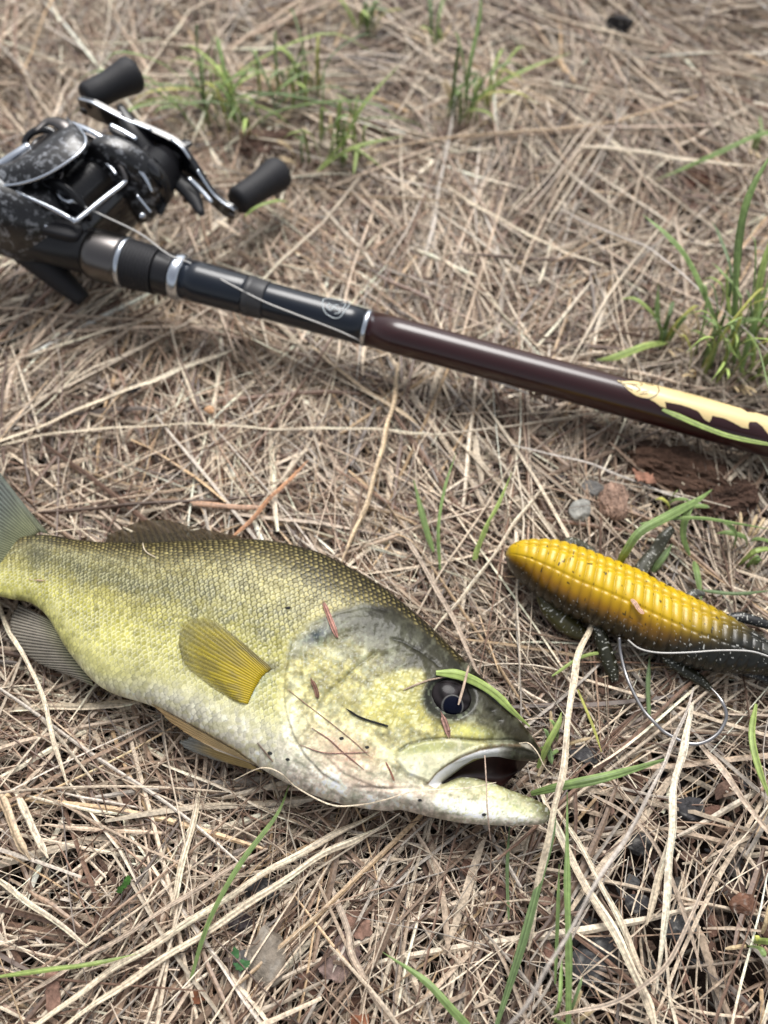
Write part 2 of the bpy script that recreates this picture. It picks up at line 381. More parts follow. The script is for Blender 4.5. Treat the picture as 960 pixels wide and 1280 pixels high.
def make_fish():
    root = empty('largemouth_bass', (*P(330, 830, 0)[:2], 0), 'green and gold bass lying on its side on the dry grass with its mouth open', 'fish')
    b = MB(); b.add(*loft(D_, V_, T_, 110, 48))
    JD = np.array([P(*j[0], ZM) for j in JAW]); JV = np.array([P(*j[1], ZM) for j in JAW]); JT = np.array([j[2] for j in JAW])
    b.add(*loft(JD, JV, JT, 44, 32))
    # brow over the eye and the upper lip bone
    lip = cr([P(520, 972, ZM+.42), P(548, 955, ZM+.58), P(575, 944, ZM+.60), P(603, 936, ZM+.54), P(630, 933, ZM+.42), P(655, 936, ZM+.24), P(671, 945, ZM+.02)], 40)
    b.add(*tube(lip, np.interp(np.linspace(0, 1, 40), [0, .2, .6, 1], [.07, .19, .21, .13]), 12))
    me = raw_mesh('core', np.vstack(b.V), b.F, M['fish'])
    o = bpy.data.objects.new('core', me); COL.objects.link(o)
    r = o.modifiers.new('r', 'REMESH'); r.mode = 'VOXEL'; r.voxel_size = 0.00029; r.adaptivity = 0
    dg = bpy.context.evaluated_depsgraph_get(); ev = o.evaluated_get(dg).to_mesh()
    nv = len(ev.vertices); co = np.empty(nv*3, np.float32); ev.vertices.foreach_get('co', co)
    co = co.reshape(-1, 3).astype(float)/CM
    nf = len(ev.polygons); fi = np.empty(nf*4, np.int32); ev.loops.foreach_get('vertex_index', fi); F = fi.reshape(-1, 4)
    o.evaluated_get(dg).to_mesh_clear(); bpy.data.objects.remove(o); bpy.data.meshes.remove(me)
    # relax the voxel steps
    E = np.concatenate([F[:, [0, 1]], F[:, [1, 2]], F[:, [2, 3]], F[:, [3, 0]]])
    cnt = np.bincount(E.ravel(), minlength=nv)[:, None]
    def relax(x, k):
        for _ in range(k):
            s = np.stack([np.bincount(E[:, 0], x[E[:, 1], c], nv)+np.bincount(E[:, 1], x[E[:, 0], c], nv) for c in range(x.shape[1])], -1)
            x = .35*x+.65*s/np.maximum(cnt, 1)
        return x
    co = relax(co, 9)
    fn = np.cross(co[F[:, 2]]-co[F[:, 0]], co[F[:, 3]]-co[F[:, 1]])
    N = np.stack([sum(np.bincount(F[:, k], fn[:, c], nv) for k in range(4)) for c in range(3)], -1); N = unit(N)
    if N[np.argmax(co[:, 2]), 2] < 0: N = -N
    u, v = PX(co)
    # body frame
    A0 = P(0, 700, ZM); ea = unit(P(680, 985, ZM)-A0); ec = np.array([-ea[1], ea[0], 0])
    a = (co-A0)@ea; c = (co-A0)@ec
    da = (D_-A0)@ea; dc = (D_-A0)@ec; va = (V_-A0)@ea; vc = (V_-A0)@ec
    dors = np.interp(a, da, dc); vent = np.interp(a, va, vc)
    jv = np.array([P(*j[1], ZM) for j in JAW]); ja = (jv-A0)@ea; jc = (jv-A0)@ec
    vent = np.where(a > ja[1], np.interp(a, ja, jc), vent)
    q = np.clip((dors-c)/np.maximum(dors-vent, .05), -.05, 1.05)
    top = sst(-.1, .35, N[:, 2])
    # --- scales
    sz = np.interp(a, [-1, 3, 8, 14], [.125, .142, .170, .170])
    # arc-length style index along the body
    ag = np.linspace(-3, 25, 600); cum = np.cumsum(1/np.interp(ag, [-1, 3, 8, 14], [.125, .142, .170, .170]))*(ag[1]-ag[0])
    U = np.interp(a, ag, cum)*.95
    cl = np.interp(a, (da+va)/2, (dc+vc)/2)
    W_ = (c-cl)/(sz*.80)+.35*(fbm(a*.8, c*.8, 2, 3)-.5)
    U = U+.3*(fbm(a*.9+5, c*.9, 2, 4)-.5)
    hgt = np.zeros(nv); edge = np.zeros(nv); sid = np.zeros(nv); tr = np.zeros(nv)
    jr0 = np.floor(W_)
    best = np.full(nv, -1e9)
    for dj in (-1, 0, 1, 2):
        j = jr0+dj; offs = np.where(np.mod(j, 2) == 0, 0, .5)
        for di in (-1, 0, 1, 2):
            i = np.floor(U-offs)+di
            jx = (hsh(i, j, 7)-.5)*.34; jy = (hsh(i, j, 8)-.5)*.26
            cu = i+offs+jx+.35; cw = j+jy
            rx = (U-cu); ry = (W_-cw)
            rho = np.sqrt((rx/.95)**2+(ry/.98)**2)
            inside = rho < 1
            pr = cu                     # scales nearer the head lie on top
            m = inside & (pr > best)
            best = np.where(m, pr, best)
            edge = np.where(m, rho, edge); tr = np.where(m, -rx, tr); hgt = np.where(m, .25+.75*(-rx/.95*.5+.5), hgt); sid = np.where(m, hsh(i, j, 9), sid)
    # --- which skin carries scales
    bound = [(352, 1015), (345, 975), (352, 940), (350, 880), (354, 845), (364, 803), (387, 783), (422, 768), (455, 759), (490, 764), (530, 795), (572, 832), (640, 800), (640, 500), (-80, 500), (-80, 1100), (352, 1100)]
    mb = inpoly(u, v, bound); dbd, _, _ = pdist(u, v, bound[:13])
    sm = np.where(mb, sst(0, 9, dbd), 0)
    cheek = [(446, 872), (470, 845), (500, 832), (530, 832), (538, 850), (534, 880), (545, 905), (500, 914), (455, 905)]
    mc = inpoly(u, v, cheek); dcd, _, _ = pdist(u, v, cheek+cheek[:1]); sc2 = np.where(mc, sst(0, 10, dcd), 0)
    belly = sst(.72, .92, q)
    sm_h = sm*(1-.75*belly)
    disp = .030*sm_h*(hgt*sst(1.0, .85, edge)-.3)
    fine = vn(u*.28+.1*v, v*.30, 77)
    cell = np.abs(vn(u*.20+v*.09, v*.22-u*.05, 78)-.5)*2; disp += .009*sc2*cell
    disp += .018*np.sin(W_*.0+0)*0-.012*sm*np.exp(-((q-.30-.02*np.sin(a*.5))/.012)**2)
    # --- relief of the head
    def ridge(pts, h, wd, onesided=0, fade=30, groove=0.0, gw=2.2, ends=.08):
        d, s, f = pdist(u, v, pts); e = sst(0, ends, f)*sst(1, 1-ends, f)
        r = np.zeros(nv)
        if onesided: r += h*e*sst(-2.0, 2.0, d*s*onesided)*np.exp(-np.maximum(d*s*onesided, 0)/fade)
        elif h: r += h*e*np.exp(-(d/wd)**2)
        if groove: r -= groove*e*np.exp(-(d/gw)**2)
        return r, np.exp(-(d/gw)**2)*e
    ink = np.zeros(nv); rough_n = fbm(u*.11, v*.11, 4, 12)
    operc = [(366, 797), (361, 821), (356, 847), (355, 872), (359, 896), (367, 920), (381, 944), (402, 966), (432, 985)]
    r, g = ridge(operc, .065, 0, 1, 22, .030, 2.0); disp += r; ink += .30*g*(.2+1.4*rough_n)
    r, g = ridge([(378, 806), (380, 842), (384, 872), (392, 900)], .03, 3, 0); disp += r
    r, g = ridge([(366, 800), (387, 783), (422, 768), (455, 760), (490, 766)], .018, 0, -1, 16, .006, 2.2); disp += r; ink += .12*g
    r, g = ridge([(474, 812), (450, 830), (434, 844), (415, 862), (402, 876), (396, 892)], 0, 0, 0, 0, .045, 2.6); disp += r; ink += .55*g*(.3+1.3*rough_n)
    r, g = ridge([(396, 892), (404, 920), (425, 945), (455, 962), (490, 966)], .035, 5); disp += r
    r, g = ridge([(486, 797), (505, 803), (523, 813), (542, 826), (552, 836)], 0, 0, 0, 0, .03, 2.4); disp += r; ink += .65*g
    r, g = ridge([(393, 800), (420, 786), (450, 776), (480, 776), (510, 788)], .04, 9); disp += r
    r, g = ridge([(470, 815), (500, 806), (525, 822), (535, 846)], .03, 5); disp += r
    r, g = ridge([(440, 984), (480, 986), (520, 985), (560, 994), (600, 1003)], .0, 3, 0, 0, .035, 2.4); disp += r; ink += .35*g
    r, g = ridge([(392, 975), (430, 1000), (480, 1010), (530, 1016), (590, 1022)], .0, 3, 0, 0, .02, 2.0); disp += r; ink += .15*g
    r, g = ridge([(400, 940), (430, 968), (470, 985), (505, 990)], 0, 0, 0, 0, .022, 1.8); disp += r; ink += .25*g
    # orbit
    re = np.hypot((u-563)/29., (v-871)/25.)
    disp += -.16*sst(1.2, .75, re)
    # maxilla plate
    mx = [(494, 950), (497, 939), (510, 930), (532, 924), (560, 922), (600, 926), (640, 925), (662, 931), (673, 944), (655, 939), (630, 935), (600, 938), (574, 948), (553, 961), (536, 979), (506, 968)]
    im = inpoly(u, v, mx); dm, _, _ = pdist(u, v, mx+mx[:1])
    disp += np.where(im, .075*sst(0, 5, dm), 0)
    r, g = ridge([(497, 941), (510, 931), (532, 925), (560, 922), (600, 926), (640, 925), (660, 931)], 0, 0, 0, 0, .05, 2.2, .04); disp += r; ink += .8*g*np.where(u < 600, 1, .5)
    # nostrils
    for nx_, ny_ in ((624, 900), (615, 888)):
        gg = np.exp(-(((u-nx_)/4.5)**2+((v-ny_)/3.0)**2)); disp -= .05*gg; ink += .6*gg
    disp += .016*(rough_n-.5)*(1-sm)+.012*(fbm(u*.3, v*.3, 2, 15)-.5)*(1-sm)+.02*(fbm(u*.04, v*.04, 2, 13)-.5)
    co2 = co+N*(disp*top)[:, None]
    # --- pigment
    kq = [0, .05, .10, .18, .28, .42, .58, .72, .82, .90, 1]
    kc = np.array([[.015, .012, .005], [.026, .021, .007], [.048, .037, .011], [.105, .088, .030], [.25, .22, .070], [.40, .36, .115], [.40, .37, .075], [.49, .46, .13], [.57, .54, .24], [.72, .69, .52], [.74, .69, .56]])
    qq = q*np.interp(a, [0, 5, 9, 12], [.78, .87, .98, 1.04])+.05*(fbm(u*.03, v*.03, 3, 21)-.5)
    C = np.stack([np.interp(qq, kq, kc[:, k]) for k in range(3)], -1)
    tail = sst(9, 1, a)[:, None]                         # greener and yellower towards the tail
    C = C*(1-.5*tail)+.5*tail*C*np.array([.80, .80, .48]); pat = fbm(u*.035, v*.06, 4, 20)[:, None]; C = C*(.62+.76*pat)
    # dark mottled stripe along the upper flank
    n3 = fbm(u*.045-v*.02, v*.075+u*.03, 4, 22)
    streak = fbm((u-v*.5)*.11, (v+u*.28)*.05, 3, 23)
    bl = np.exp(-((q-np.interp(a, [0, 5, 10], [.33, .38, .44]))/.085)**2)*sst(12.5, 7, a)
    bl = np.clip(bl*(1.5*n3+.9*streak-.25), 0, 1)
    sp = sst(.56, .70, streak*.5+.5*fbm(u*.16, v*.11, 2, 24))*np.exp(-((q-.5)/.28)**2)*.6*sst(13.5, 9, a)
    spk = sst(.62, .85, sid)*np.exp(-((q-.46)/.26)**2)*sst(.35, .6, fbm(u*.05, v*.07, 3, 29))*(1-.5*sst(8, 14, a))
    bd_, _, bf_ = pdist(u, v, [(52, 700), (105, 716), (155, 730), (215, 748), (270, 768), (335, 792)])
    bd2, _, _ = pdist(u, v, [(80, 692), (125, 697), (190, 708)])
    bnd = np.exp(-(bd_/np.interp(bf_, [0, .5, 1], [10, 9, 7]))**2)*np.interp(bf_, [0, .6, 1], [1, .8, .35])+.5*np.exp(-(bd2/5)**2)
    bnd = bnd*np.clip(.25+1.0*sid+1.4*(streak-.5), 0, 1.2)
    dk = np.clip(.45*bl*(.55+.9*sid)+.95*bnd+sp*.7+.75*spk, 0, .88)[:, None]*sm[:, None]
    C = C*(1-dk)+dk*np.array([.075, .078, .040])
    sdl = np.exp(-(((u-45)/16)**2+((v-692)/22)**2))[:, None]*.6; C = C*(1-sdl)+sdl*np.array([.07, .075, .04])
    # scale by scale: pale centres, dark pockets at the rims
    s_ = sm[:, None]
    rim = sst(.60, .98, edge)*np.clip(.35+1.2*fbm(u*.02, v*.03, 3, 28)-.2, .2, 1.0)
    upper = sst(.32, .12, q)
    lum = 1+(sid-.5)*.60
    light = (1-rim*np.interp(q, [0, .25, .5, .75, 1], [.94, .90, .80, .62, .35]))
    light = light*(1+.5*upper*sst(.8, .15, edge))
    lowr = sst(.5, .75, q)*sst(.97, .8, q)*sst(.60, .80, edge)*sst(1.0, .9, edge)
    C = C*(1-s_)+s_*C*(lum*light)[:, None]
    gold = (sst(.42, .18, q)*sst(.62, .2, edge)*sm*sst(.015, .05, q)*(.4+.9*sid))[:, None]; C = C+gold*np.array([.20, .165, .070]); dash = (np.exp(-((edge-.66)/.17)**2)*sst(-.05, .45, tr)*np.clip(.15+1.1*sid, 0, 1)*sst(.13, .26, q)*sst(.96, .80, q)*sm)[:, None]*.62; C = C*(1-dash)+dash*np.array([.64, .60, .34]); by = (sst(.70, .85, q)*sm*sst(.5, .68, vn(u*.22, v*.22, 88)))[:, None]*.4; C = C*(1-by)+by*np.array([.50, .47, .20])
    C = C+(lowr*sm*.22)[:, None]*np.array([1, 1, .8])
    # head
    hd = (1-sm)*sst(330, 365, u); hn = fbm(u*.05, v*.05, 4, 41); hf = fbm(u*.22, v*.22, 3, 42)
    kq2 = [0, .11, .20, .32, .47, .62, .80, .93, 1]
    kh = np.array([[.014, .012, .005], [.028, .024, .010], [.075, .068, .036], [.17, .16, .09], [.38, .34, .12], [.46, .415, .17], [.62, .57, .34], [.76, .70, .58], [.62, .53, .44]])
    H = np.stack([np.interp(q+.06*(hn-.5), kq2, kh[:, k]) for k in range(3)], -1)
    st_ = fbm((u+v*.7)*.028, (v-u*.7)*.14, 4, 49); H = H*(.48+.94*hn[:, None])*(.46+1.0*hf[:, None])*(.60+.72*st_[:, None])
    mint = sst(.5, .68, fbm(u*.09+9, v*.06, 4, 43))[:, None]*.38; H = H*(1-mint)+mint*np.array([.46, .47, .33]); vein = (1-sst(0, .05, np.abs(fbm(u*.035+3, v*.035, 4, 48)-.5)))[:, None]*.30; H = H*(1-vein)+vein*np.array([.17, .17, .10])
    def blob(cx, cy, rx, ry, ang=0, hard=1.0):
        ca, sa = math.cos(ang), math.sin(ang); x = (u-cx)*ca+(v-cy)*sa; y = -(u-cx)*sa+(v-cy)*ca
        return np.exp(-((x/rx)**2+(y/ry)**2)**hard)
    def paint(H, m, colr): m = np.clip(m, 0, 1)[:, None]; return H*(1-m)+m*np.array(colr)
    
    H = paint(H, .80*blob(480, 785, 62, 20, .30)*(.5+hn), [.085, .085, .055]); H = paint(H, .6*blob(545, 830, 30, 22, .7)*(.5+hn), [.09, .085, .05])
    H = paint(H, .7*sc2, [.46, .41, .10]); H = paint(H, sc2*sst(.35, .8, cell)*.7, [.56, .56, .33]); H = paint(H, sc2*sst(.25, .0, cell)*.35, [.26, .25, .10])
    H = paint(H, .35*blob(505, 872, 44, 5, .05), [.25, .26, .13])
    H = paint(H, .65*blob(430, 945, 44, 26, .55)*(.4+1.1*hn), [.55, .36, .27])
    H = paint(H, .40*blob(480, 985, 80, 9, .14), [.56, .36, .27])
    H = paint(H, .6*sst(.60, .74, fbm(u*.02+v*.07, v*.03-u*.05, 3, 45))*blob(450, 965, 60, 35, .5), [.40, .22, .15])
    H = paint(H, 1.0*blob(395, 795, 27, 10, -.45)*(.7+.6*hf), [.07, .09, .095]); H = paint(H, .8*np.where(q < .2, sst(.2, .06, q), 0)*sst(560, 480, u), [.035, .03, .012])
    H = paint(H, .95*np.exp(-np.maximum(re-1.05, 0)**2/.06), [.04, .042, .034])
    H = paint(H, .95*blob(615, 880, 36, 17, .78), [.055, .052, .030])
    H = paint(H, .7*blob(585, 914, 30, 7, .15), [.55, .55, .16])
    H = paint(H, .9*blob(648, 917, 26, 14, .8), [.045, .038, .016])
    H = paint(H, .8*np.where(im, sst(0, 3, dm), 0)*sst(612, 585, u), [.60, .58, .40]); H = paint(H, .7*np.where(im, 1, 0)*sst(945, 928, v)*sst(612, 585, u), [.33, .33, .13]); H = paint(H, .5*np.where(im, 1, 0)*sst(.5, .65, hn), [.70, .64, .52])
    H = paint(H, .75*blob(530, 937, 34, 6, -.12), [.34, .36, .12])
    band = [(533, 981), (545, 966), (560, 955), (578, 945), (600, 937), (627, 932), (652, 932), (668, 938), (676, 950), (668, 957), (640, 950), (612, 947), (592, 950), (576, 960), (560, 974), (545, 986)]
    ib = inpoly(u, v, band); db_, _, _ = pdist(u, v, band+band[:1]); bm_ = np.where(ib, sst(0, 2.5, db_), 0)
    H = paint(H, bm_*sst(648, 610, u), [.80, .77, .80]); H = paint(H, bm_*sst(615, 650, u)*(.7+.5*hf), [.085, .078, .055])
    r, g = ridge(band[:7], 0, 0, 0, 0, .0, 1.8, .02); H = paint(H, .8*g, [.22, .15, .08])
    # lower jaw: olive upper rim, pale below, dark chin
    jd, js, jf = pdist(u, v, [(548, 985), (575, 971), (605, 975), (635, 986), (660, 997), (680, 1006)])
    low = sst(540, 570, u)*(1-bm_)*sst(960, 968, v)
    H = paint(H, .7*low*np.exp(-(jd/9)**2), [.36, .36, .20])
    H = paint(H, .8*low*blob(672, 1003, 26, 9, .4), [.10, .095, .04]); H = paint(H, .8*blob(688, 1018, 8, 14), [.10, .09, .04])
    H = paint(H, .75*low*blob(600, 1012, 52, 10, .08), [.78, .78, .66]); H = paint(H, .75*low*np.exp(-(jd/2.6)**2), [.14, .12, .05]); H = paint(H, .8*low*blob(680, 1014, 16, 14), [.12, .115, .05]); H = paint(H, .5*low*blob(640, 1010, 26, 6, .2)*(hf*1.6), [.50, .55, .20])
    H = paint(H, .55*blob(560, 1022, 50, 5, .14), [.42, .33, .25])
    H = paint(H, .5*sst(.62, .7, vn(u*.5, v*.5, 91))*low, [.30, .33, .16])
    H = paint(H, .8*blob(346, 832, 12, 9, .5), [.10, .085, .05])
    H = H*(1-.22*sst(.36, .12, q))[:, None]*(.75+.5*rough_n)[:, None]; hc_ = H.mean(1, keepdims=True); H = H*(.55+.95*np.clip(hc_, 0, .6)/.55)
    hm = hd[:, None]; C = C*(1-hm)+H*hm
    C = C*(1-.75*np.clip(ink, 0, 1))[:, None]
    sparkle = sst(1.05, 1.3, re)*sst(.08, .3, q+sm)*sst(.76, .92, vn(u*.5, v*.5, 95))*(.25+.75*(1-sm))*sst(.2, .5, q); C = C*(1-.32*sparkle[:, None])+.32*sparkle[:, None]*np.array([.86, .88, .80])  # fine white glints painted into the skin colour
    for (cx_, cy_, rx_, ry_, cc_, ww_) in ((45, 690, 14, 16, (.07, .065, .03), .55), (338, 834, 13, 8, (.09, .08, .05), .8), (314, 862, 5, 9, (.50, .66, .66), .8), (326, 846, 14, 14, (.30, .34, .24), .5)):  # tail saddle, gill flap spot with painted fin-base shadow, painted bluish highlight
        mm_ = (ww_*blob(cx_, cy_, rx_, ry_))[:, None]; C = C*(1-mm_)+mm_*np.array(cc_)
    tint = sst(.66, .8, vn(u*.3, v*.3, 96))*(1-sm)*sst(.2, .4, q); C = C*(1-.35*tint[:, None])+.35*tint[:, None]*np.array([.32, .36, .24])
    C = C*(.92+.16*fbm(u*.35, v*.35, 2, 97))[:, None]
    C = np.clip(C, .004, .84)
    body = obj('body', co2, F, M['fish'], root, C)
    bvh = BVHTree.FromPolygons([tuple(x) for x in co2[::1]], [tuple(f) for f in F[::1].tolist()]) 
    def hit(uu, vv, lift=0.0):
        d = unit(ray(uu, vv)); r = bvh.ray_cast(Vector(CPOS), Vector(d))
        if r[0] is None: return P(uu, vv, ZM), np.array([0, 0, 1.0])
        n = np.array(r[1][:]); n = n if n@d < 0 else -n
        return np.array(r[0][:])+n*lift, n
    # --- eye
    pe, ne = hit(563, 871); ex_ = np.array([.90, -.42, 0]); n_e = unit(np.array([.05, -.05, 1.0])); e1 = unit(ex_-n_e*(ex_@n_e)); e2 = np.cross(n_e, e1)
    ce = pe-np.array([0, 0, .10])
    V, Fq = quad_blob(ce, (e1, n_e, e2), (.68, .34, .58), 1, 1, 60, 96)
    xe, ye = (V-ce)@e1, (V-ce)@e2; pc = P(566, 882, pe[2]+.2)-ce; px_, py_ = pc@e1, pc@e2
    rp_ = np.hypot((xe-px_)/.29, (ye-py_)/.29); an = np.arctan2(ye-py_, xe-px_)
    iris = np.array([.016, .013, .014])*(1+.5*np.sin(an*9+rp_*3))[:, None]; rim_ = np.hypot(xe/.68, ye/.58)
    Ce = np.where((rp_ < 1)[:, None], np.array([.003, .004, .012]), iris)
    Ce = Ce+(np.exp(-((rp_-1.08)/.06)**2)*.14)[:, None]*np.array([.9, .9, .85]); Ce = Ce*(1-.8*sst(.80, .97, rim_))[:, None]
    obj('eye', V, Fq, M['eye'], root, Ce)
    # --- inside of the mouth: the floor and far cheek seen through the gape
    g = []; top_e = cr([P(548, 968, ZM+.25), P(575, 950, ZM+.45), P(605, 942, ZM+.35), P(640, 942, ZM+.1), P(664, 948, ZM-.1)], 24)
    bot_e = cr([P(548, 985, ZM+.1), P(578, 978, ZM+.1), P(606, 983, ZM), P(628, 982, ZM-.2), P(648, 964, ZM-.3)], 24)
    for k in range(12):
        f = k/11; s = math.sin(math.pi*f); g.append(top_e*(1-f)+bot_e*f+np.array([0, 0, -1])*s**.7*.75*np.linspace(.6, 1, 24)[:, None])
    V = np.array(g).reshape(-1, 3); V[:, 2] += .07*(fbm(V[:, 0]*3, V[:, 1]*3, 3, 61)-.5)
    obj('mouth_lining', V, grid_faces(12, 24), M['mouth'], root)
    # --- fins
    def fin(name, base, tip, nray, thick, colf, label=None, steps=18, wave=.03, rad=.011, per=6):
        n = nray*per; B = cr(np.array([P(*p) for p in base]), n); T = cr(np.array([P(*p) for p in tip]), n)
        w_ = np.linspace(0, 1, steps)[:, None, None]; G = B[None]*(1-w_)+T[None]*w_
        k = np.arange(n); ph = np.cos(2*math.pi*k/per); branch = np.cos(4*math.pi*k/per)
        z = rad*(ph[None]*(1-.5*w_[..., 0])+.5*branch[None]*w_[..., 0]**1.5)+wave*np.sin(k[None]*.05+w_[..., 0]*3)
        # slightly ragged fin edge
        Tm = G.copy(); Tm[..., 2] += z
        Tm += (T-B)[None]*((hsh(k//per, 3, 5)-.5)*.05)[None, :, None]*w_**3
        lo = Tm.copy(); lo[..., 2] -= thick
        V = np.vstack([Tm.reshape(-1, 3), lo.reshape(-1, 3)]); Fg = grid_faces(steps, n); off = steps*n
        Fa = [tuple(x) for x in Fg.tolist()]+[tuple(x[::-1]+off) for x in Fg]
        bd = [i*n for i in range(steps)]+[(steps-1)*n+j for j in range(1, n)]+[i*n+n-1 for i in range(steps-2, -1, -1)]+[j for j in range(n-2, 0, -1)]
        for i in range(len(bd)): a1, b1 = bd[i], bd[(i+1) % len(bd)]; Fa.append((a1, b1, b1+off, a1+off))
        wv_, kv = np.meshgrid(np.linspace(0, 1, steps), k/(n-1), indexing='ij'); rr = np.broadcast_to(ph, wv_.shape)
        c = colf(wv_, kv, rr); c = c.reshape(-1, 3)*(.85+.3*vn(V[:off, 0]*9, V[:off, 1]*9, 3))[:, None]
        al = (.95-.28*wv_**1.5-.15*sst(0, -.8, rr)).reshape(-1, 1); o = obj(name, V, Fa, M['fin'], root, np.vstack([np.hstack([c, al]), np.hstack([c*.8, al])]))
        if label: o['label'] = label
        return o
    mixc = lambda A, B, t: np.asarray(A)*(1-t[..., None])+np.asarray(B)*t[..., None]
    fin('caudal_fin', [(50, 664, 1.6), (30, 680, 1.65), (12, 705, 1.65), (-10, 742, 1.6)], [(-40, 545, 1.1), (-85, 620, .9), (-105, 680, .9), (-120, 830, .8)], 34, .03,
        lambda w, k, r: mixc([.17, .18, .10], [.115, .13, .115], sst(.05, .45, w))*(.62+.42*sst(-.6, .8, r))[..., None], steps=24)
    fin('caudal_fin_edge', [(62, 668, 1.6), (58, 667, 1.6), (50, 665, 1.6)], [(-6, 588, 1.15), (-20, 565, 1.1), (-40, 545, 1.1)], 5, .03,
        lambda w, k, r: mixc([.15, .16, .10], [.16, .18, .15], sst(.05, .45, w))*(.7+.3*sst(-.6, .8, r))[..., None], steps=20)
    fin('dorsal_fin', [(352, 690, 2.0), (290, 690, 2.1), (210, 692, 2.05), (131, 688, 1.8)], [(335, 678, 1.7), (255, 661, 1.45), (190, 650, 1.35), (134, 668, 1.35)], 26, .03,
        lambda w, k, r: mixc([.030, .025, .009], [.065, .045, .022], w)*(.5+.5*sst(-.6, .8, r))[..., None])
    fin('anal_fin', [(118, 858, 1.3), (100, 825, 1.3), (82, 800, 1.35), (64, 776, 1.4)], [(88, 846, .8), (38, 822, .6), (14, 786, .6), (22, 754, .8)], 24, .03,
        lambda w, k, r: mixc([.30, .29, .17], [.30, .27, .22], sst(.0, .5, w))*(.30+.70*sst(-.6, .8, r))[..., None]*(1+.6*np.exp(-((k-.75)/.15)**2))[..., None])
    # pectoral fin lying over the flank
    n = 23*5; Bp = cr([(340, 836), (328, 846), (318, 862), (310, 880)], n); Tp = cr([(300, 800), (265, 776), (234, 778), (224, 800), (232, 830), (262, 856), (292, 876)], n)
    steps = 20; grid = []; kk = np.arange(n)
    for i in range(steps):
        w_ = i/(steps-1); pts = Bp*(1-w_)+Tp*w_
        row = np.array([hit(pts[j, 0], pts[j, 1], .03+.07*math.sin(min(1, w_*1.3)*math.pi*.8))[0] for j in range(n)]); grid.append(row)
    G = np.array(grid); ph = np.cos(2*math.pi*kk/5)
    for _ in range(4): G[1:-1] = .5*G[1:-1]+.25*(G[:-2]+G[2:]); G[:, 1:-1] = .5*G[:, 1:-1]+.25*(G[:, :-2]+G[:, 2:])
    G[..., 2] += .007*ph[None]*np.linspace(1, .5, steps)[:, None]+.05*np.sin(np.linspace(0, 5, n))[None]*np.linspace(0, 1, steps)[:, None]**2
    lo = G.copy(); lo[..., 2] -= .025; off = steps*n; Fg = grid_faces(steps, n); Fa = [tuple(x) for x in Fg.tolist()]+[tuple(x[::-1]+off) for x in Fg]
    bd = [i*n for i in range(steps)]+[(steps-1)*n+j for j in range(1, n)]+[i*n+n-1 for i in range(steps-2, -1, -1)]+[j for j in range(n-2, 0, -1)]
    for i in range(len(bd)): a1, b1 = bd[i], bd[(i+1) % len(bd)]; Fa.append((a1, b1, b1+off, a1+off))
    wv_, kv = np.meshgrid(np.linspace(0, 1, steps), kk/(n-1), indexing='ij')
    c = mixc(mixc([.44, .32, .012], [.38, .30, .03], sst(.1, .6, wv_)), [.40, .34, .07], sst(.7, .98, wv_)); c = c*(.70+.34*sst(-.7, .7, np.broadcast_to(ph, wv_.shape)))[..., None]
    dk = (np.exp(-(kv/.14)**2)*.8*(wv_ > -1)+.5*sst(.45, .60, fbm(wv_*7, kv*12, 3, 66))*sst(.1, .3, wv_)*.9+.30*sst(.72, 1, wv_)); c = mixc(c, [.13, .11, .05], np.clip(dk, 0, .85)) if False else c*(1-np.clip(dk, 0, .85))[..., None]+np.clip(dk, 0, .85)[..., None]*np.array([.14, .12, .06])
    al = (.90-.52*sst(.25, 1, wv_+.12*(fbm(kv*14, wv_*3, 2, 67)-.5))-.15*sst(0, -.8, np.broadcast_to(ph, wv_.shape))).reshape(-1, 1); c = np.hstack([c.reshape(-1, 3), al]); obj('pectoral_fin', np.vstack([G.reshape(-1, 3), lo.reshape(-1, 3)]), Fa, M['fin'], root, np.vstack([c, c]))
    fin('pelvic_fin', [(330, 960, 1.55), (314, 953, 1.7), (296, 940, 1.9)], [(268, 937, 1.5), (222, 909, 1.5), (189, 879, 1.75)], 7, .04,
        lambda w, k, r: mixc(mixc([.60, .46, .24], [.62, .42, .20], w), [.62, .55, .46], sst(.25, .0, k)+0*w)*(.8+.2*sst(-.6, .8, r))[..., None], rad=.010)
    fin('pelvic_fin', [(330, 966, 1.0), (318, 958, 1.1), (302, 946, 1.3)], [(262, 948, .6), (226, 931, .6), (240, 919, .8)], 7, .04,
        lambda w, k, r: mixc([.42, .30, .12], [.30, .30, .27], sst(.5, .95, w))*(.8+.2*sst(-.6, .8, r))[..., None], rad=.010)
    return root, hit
FISH, fish_hit = make_fish()

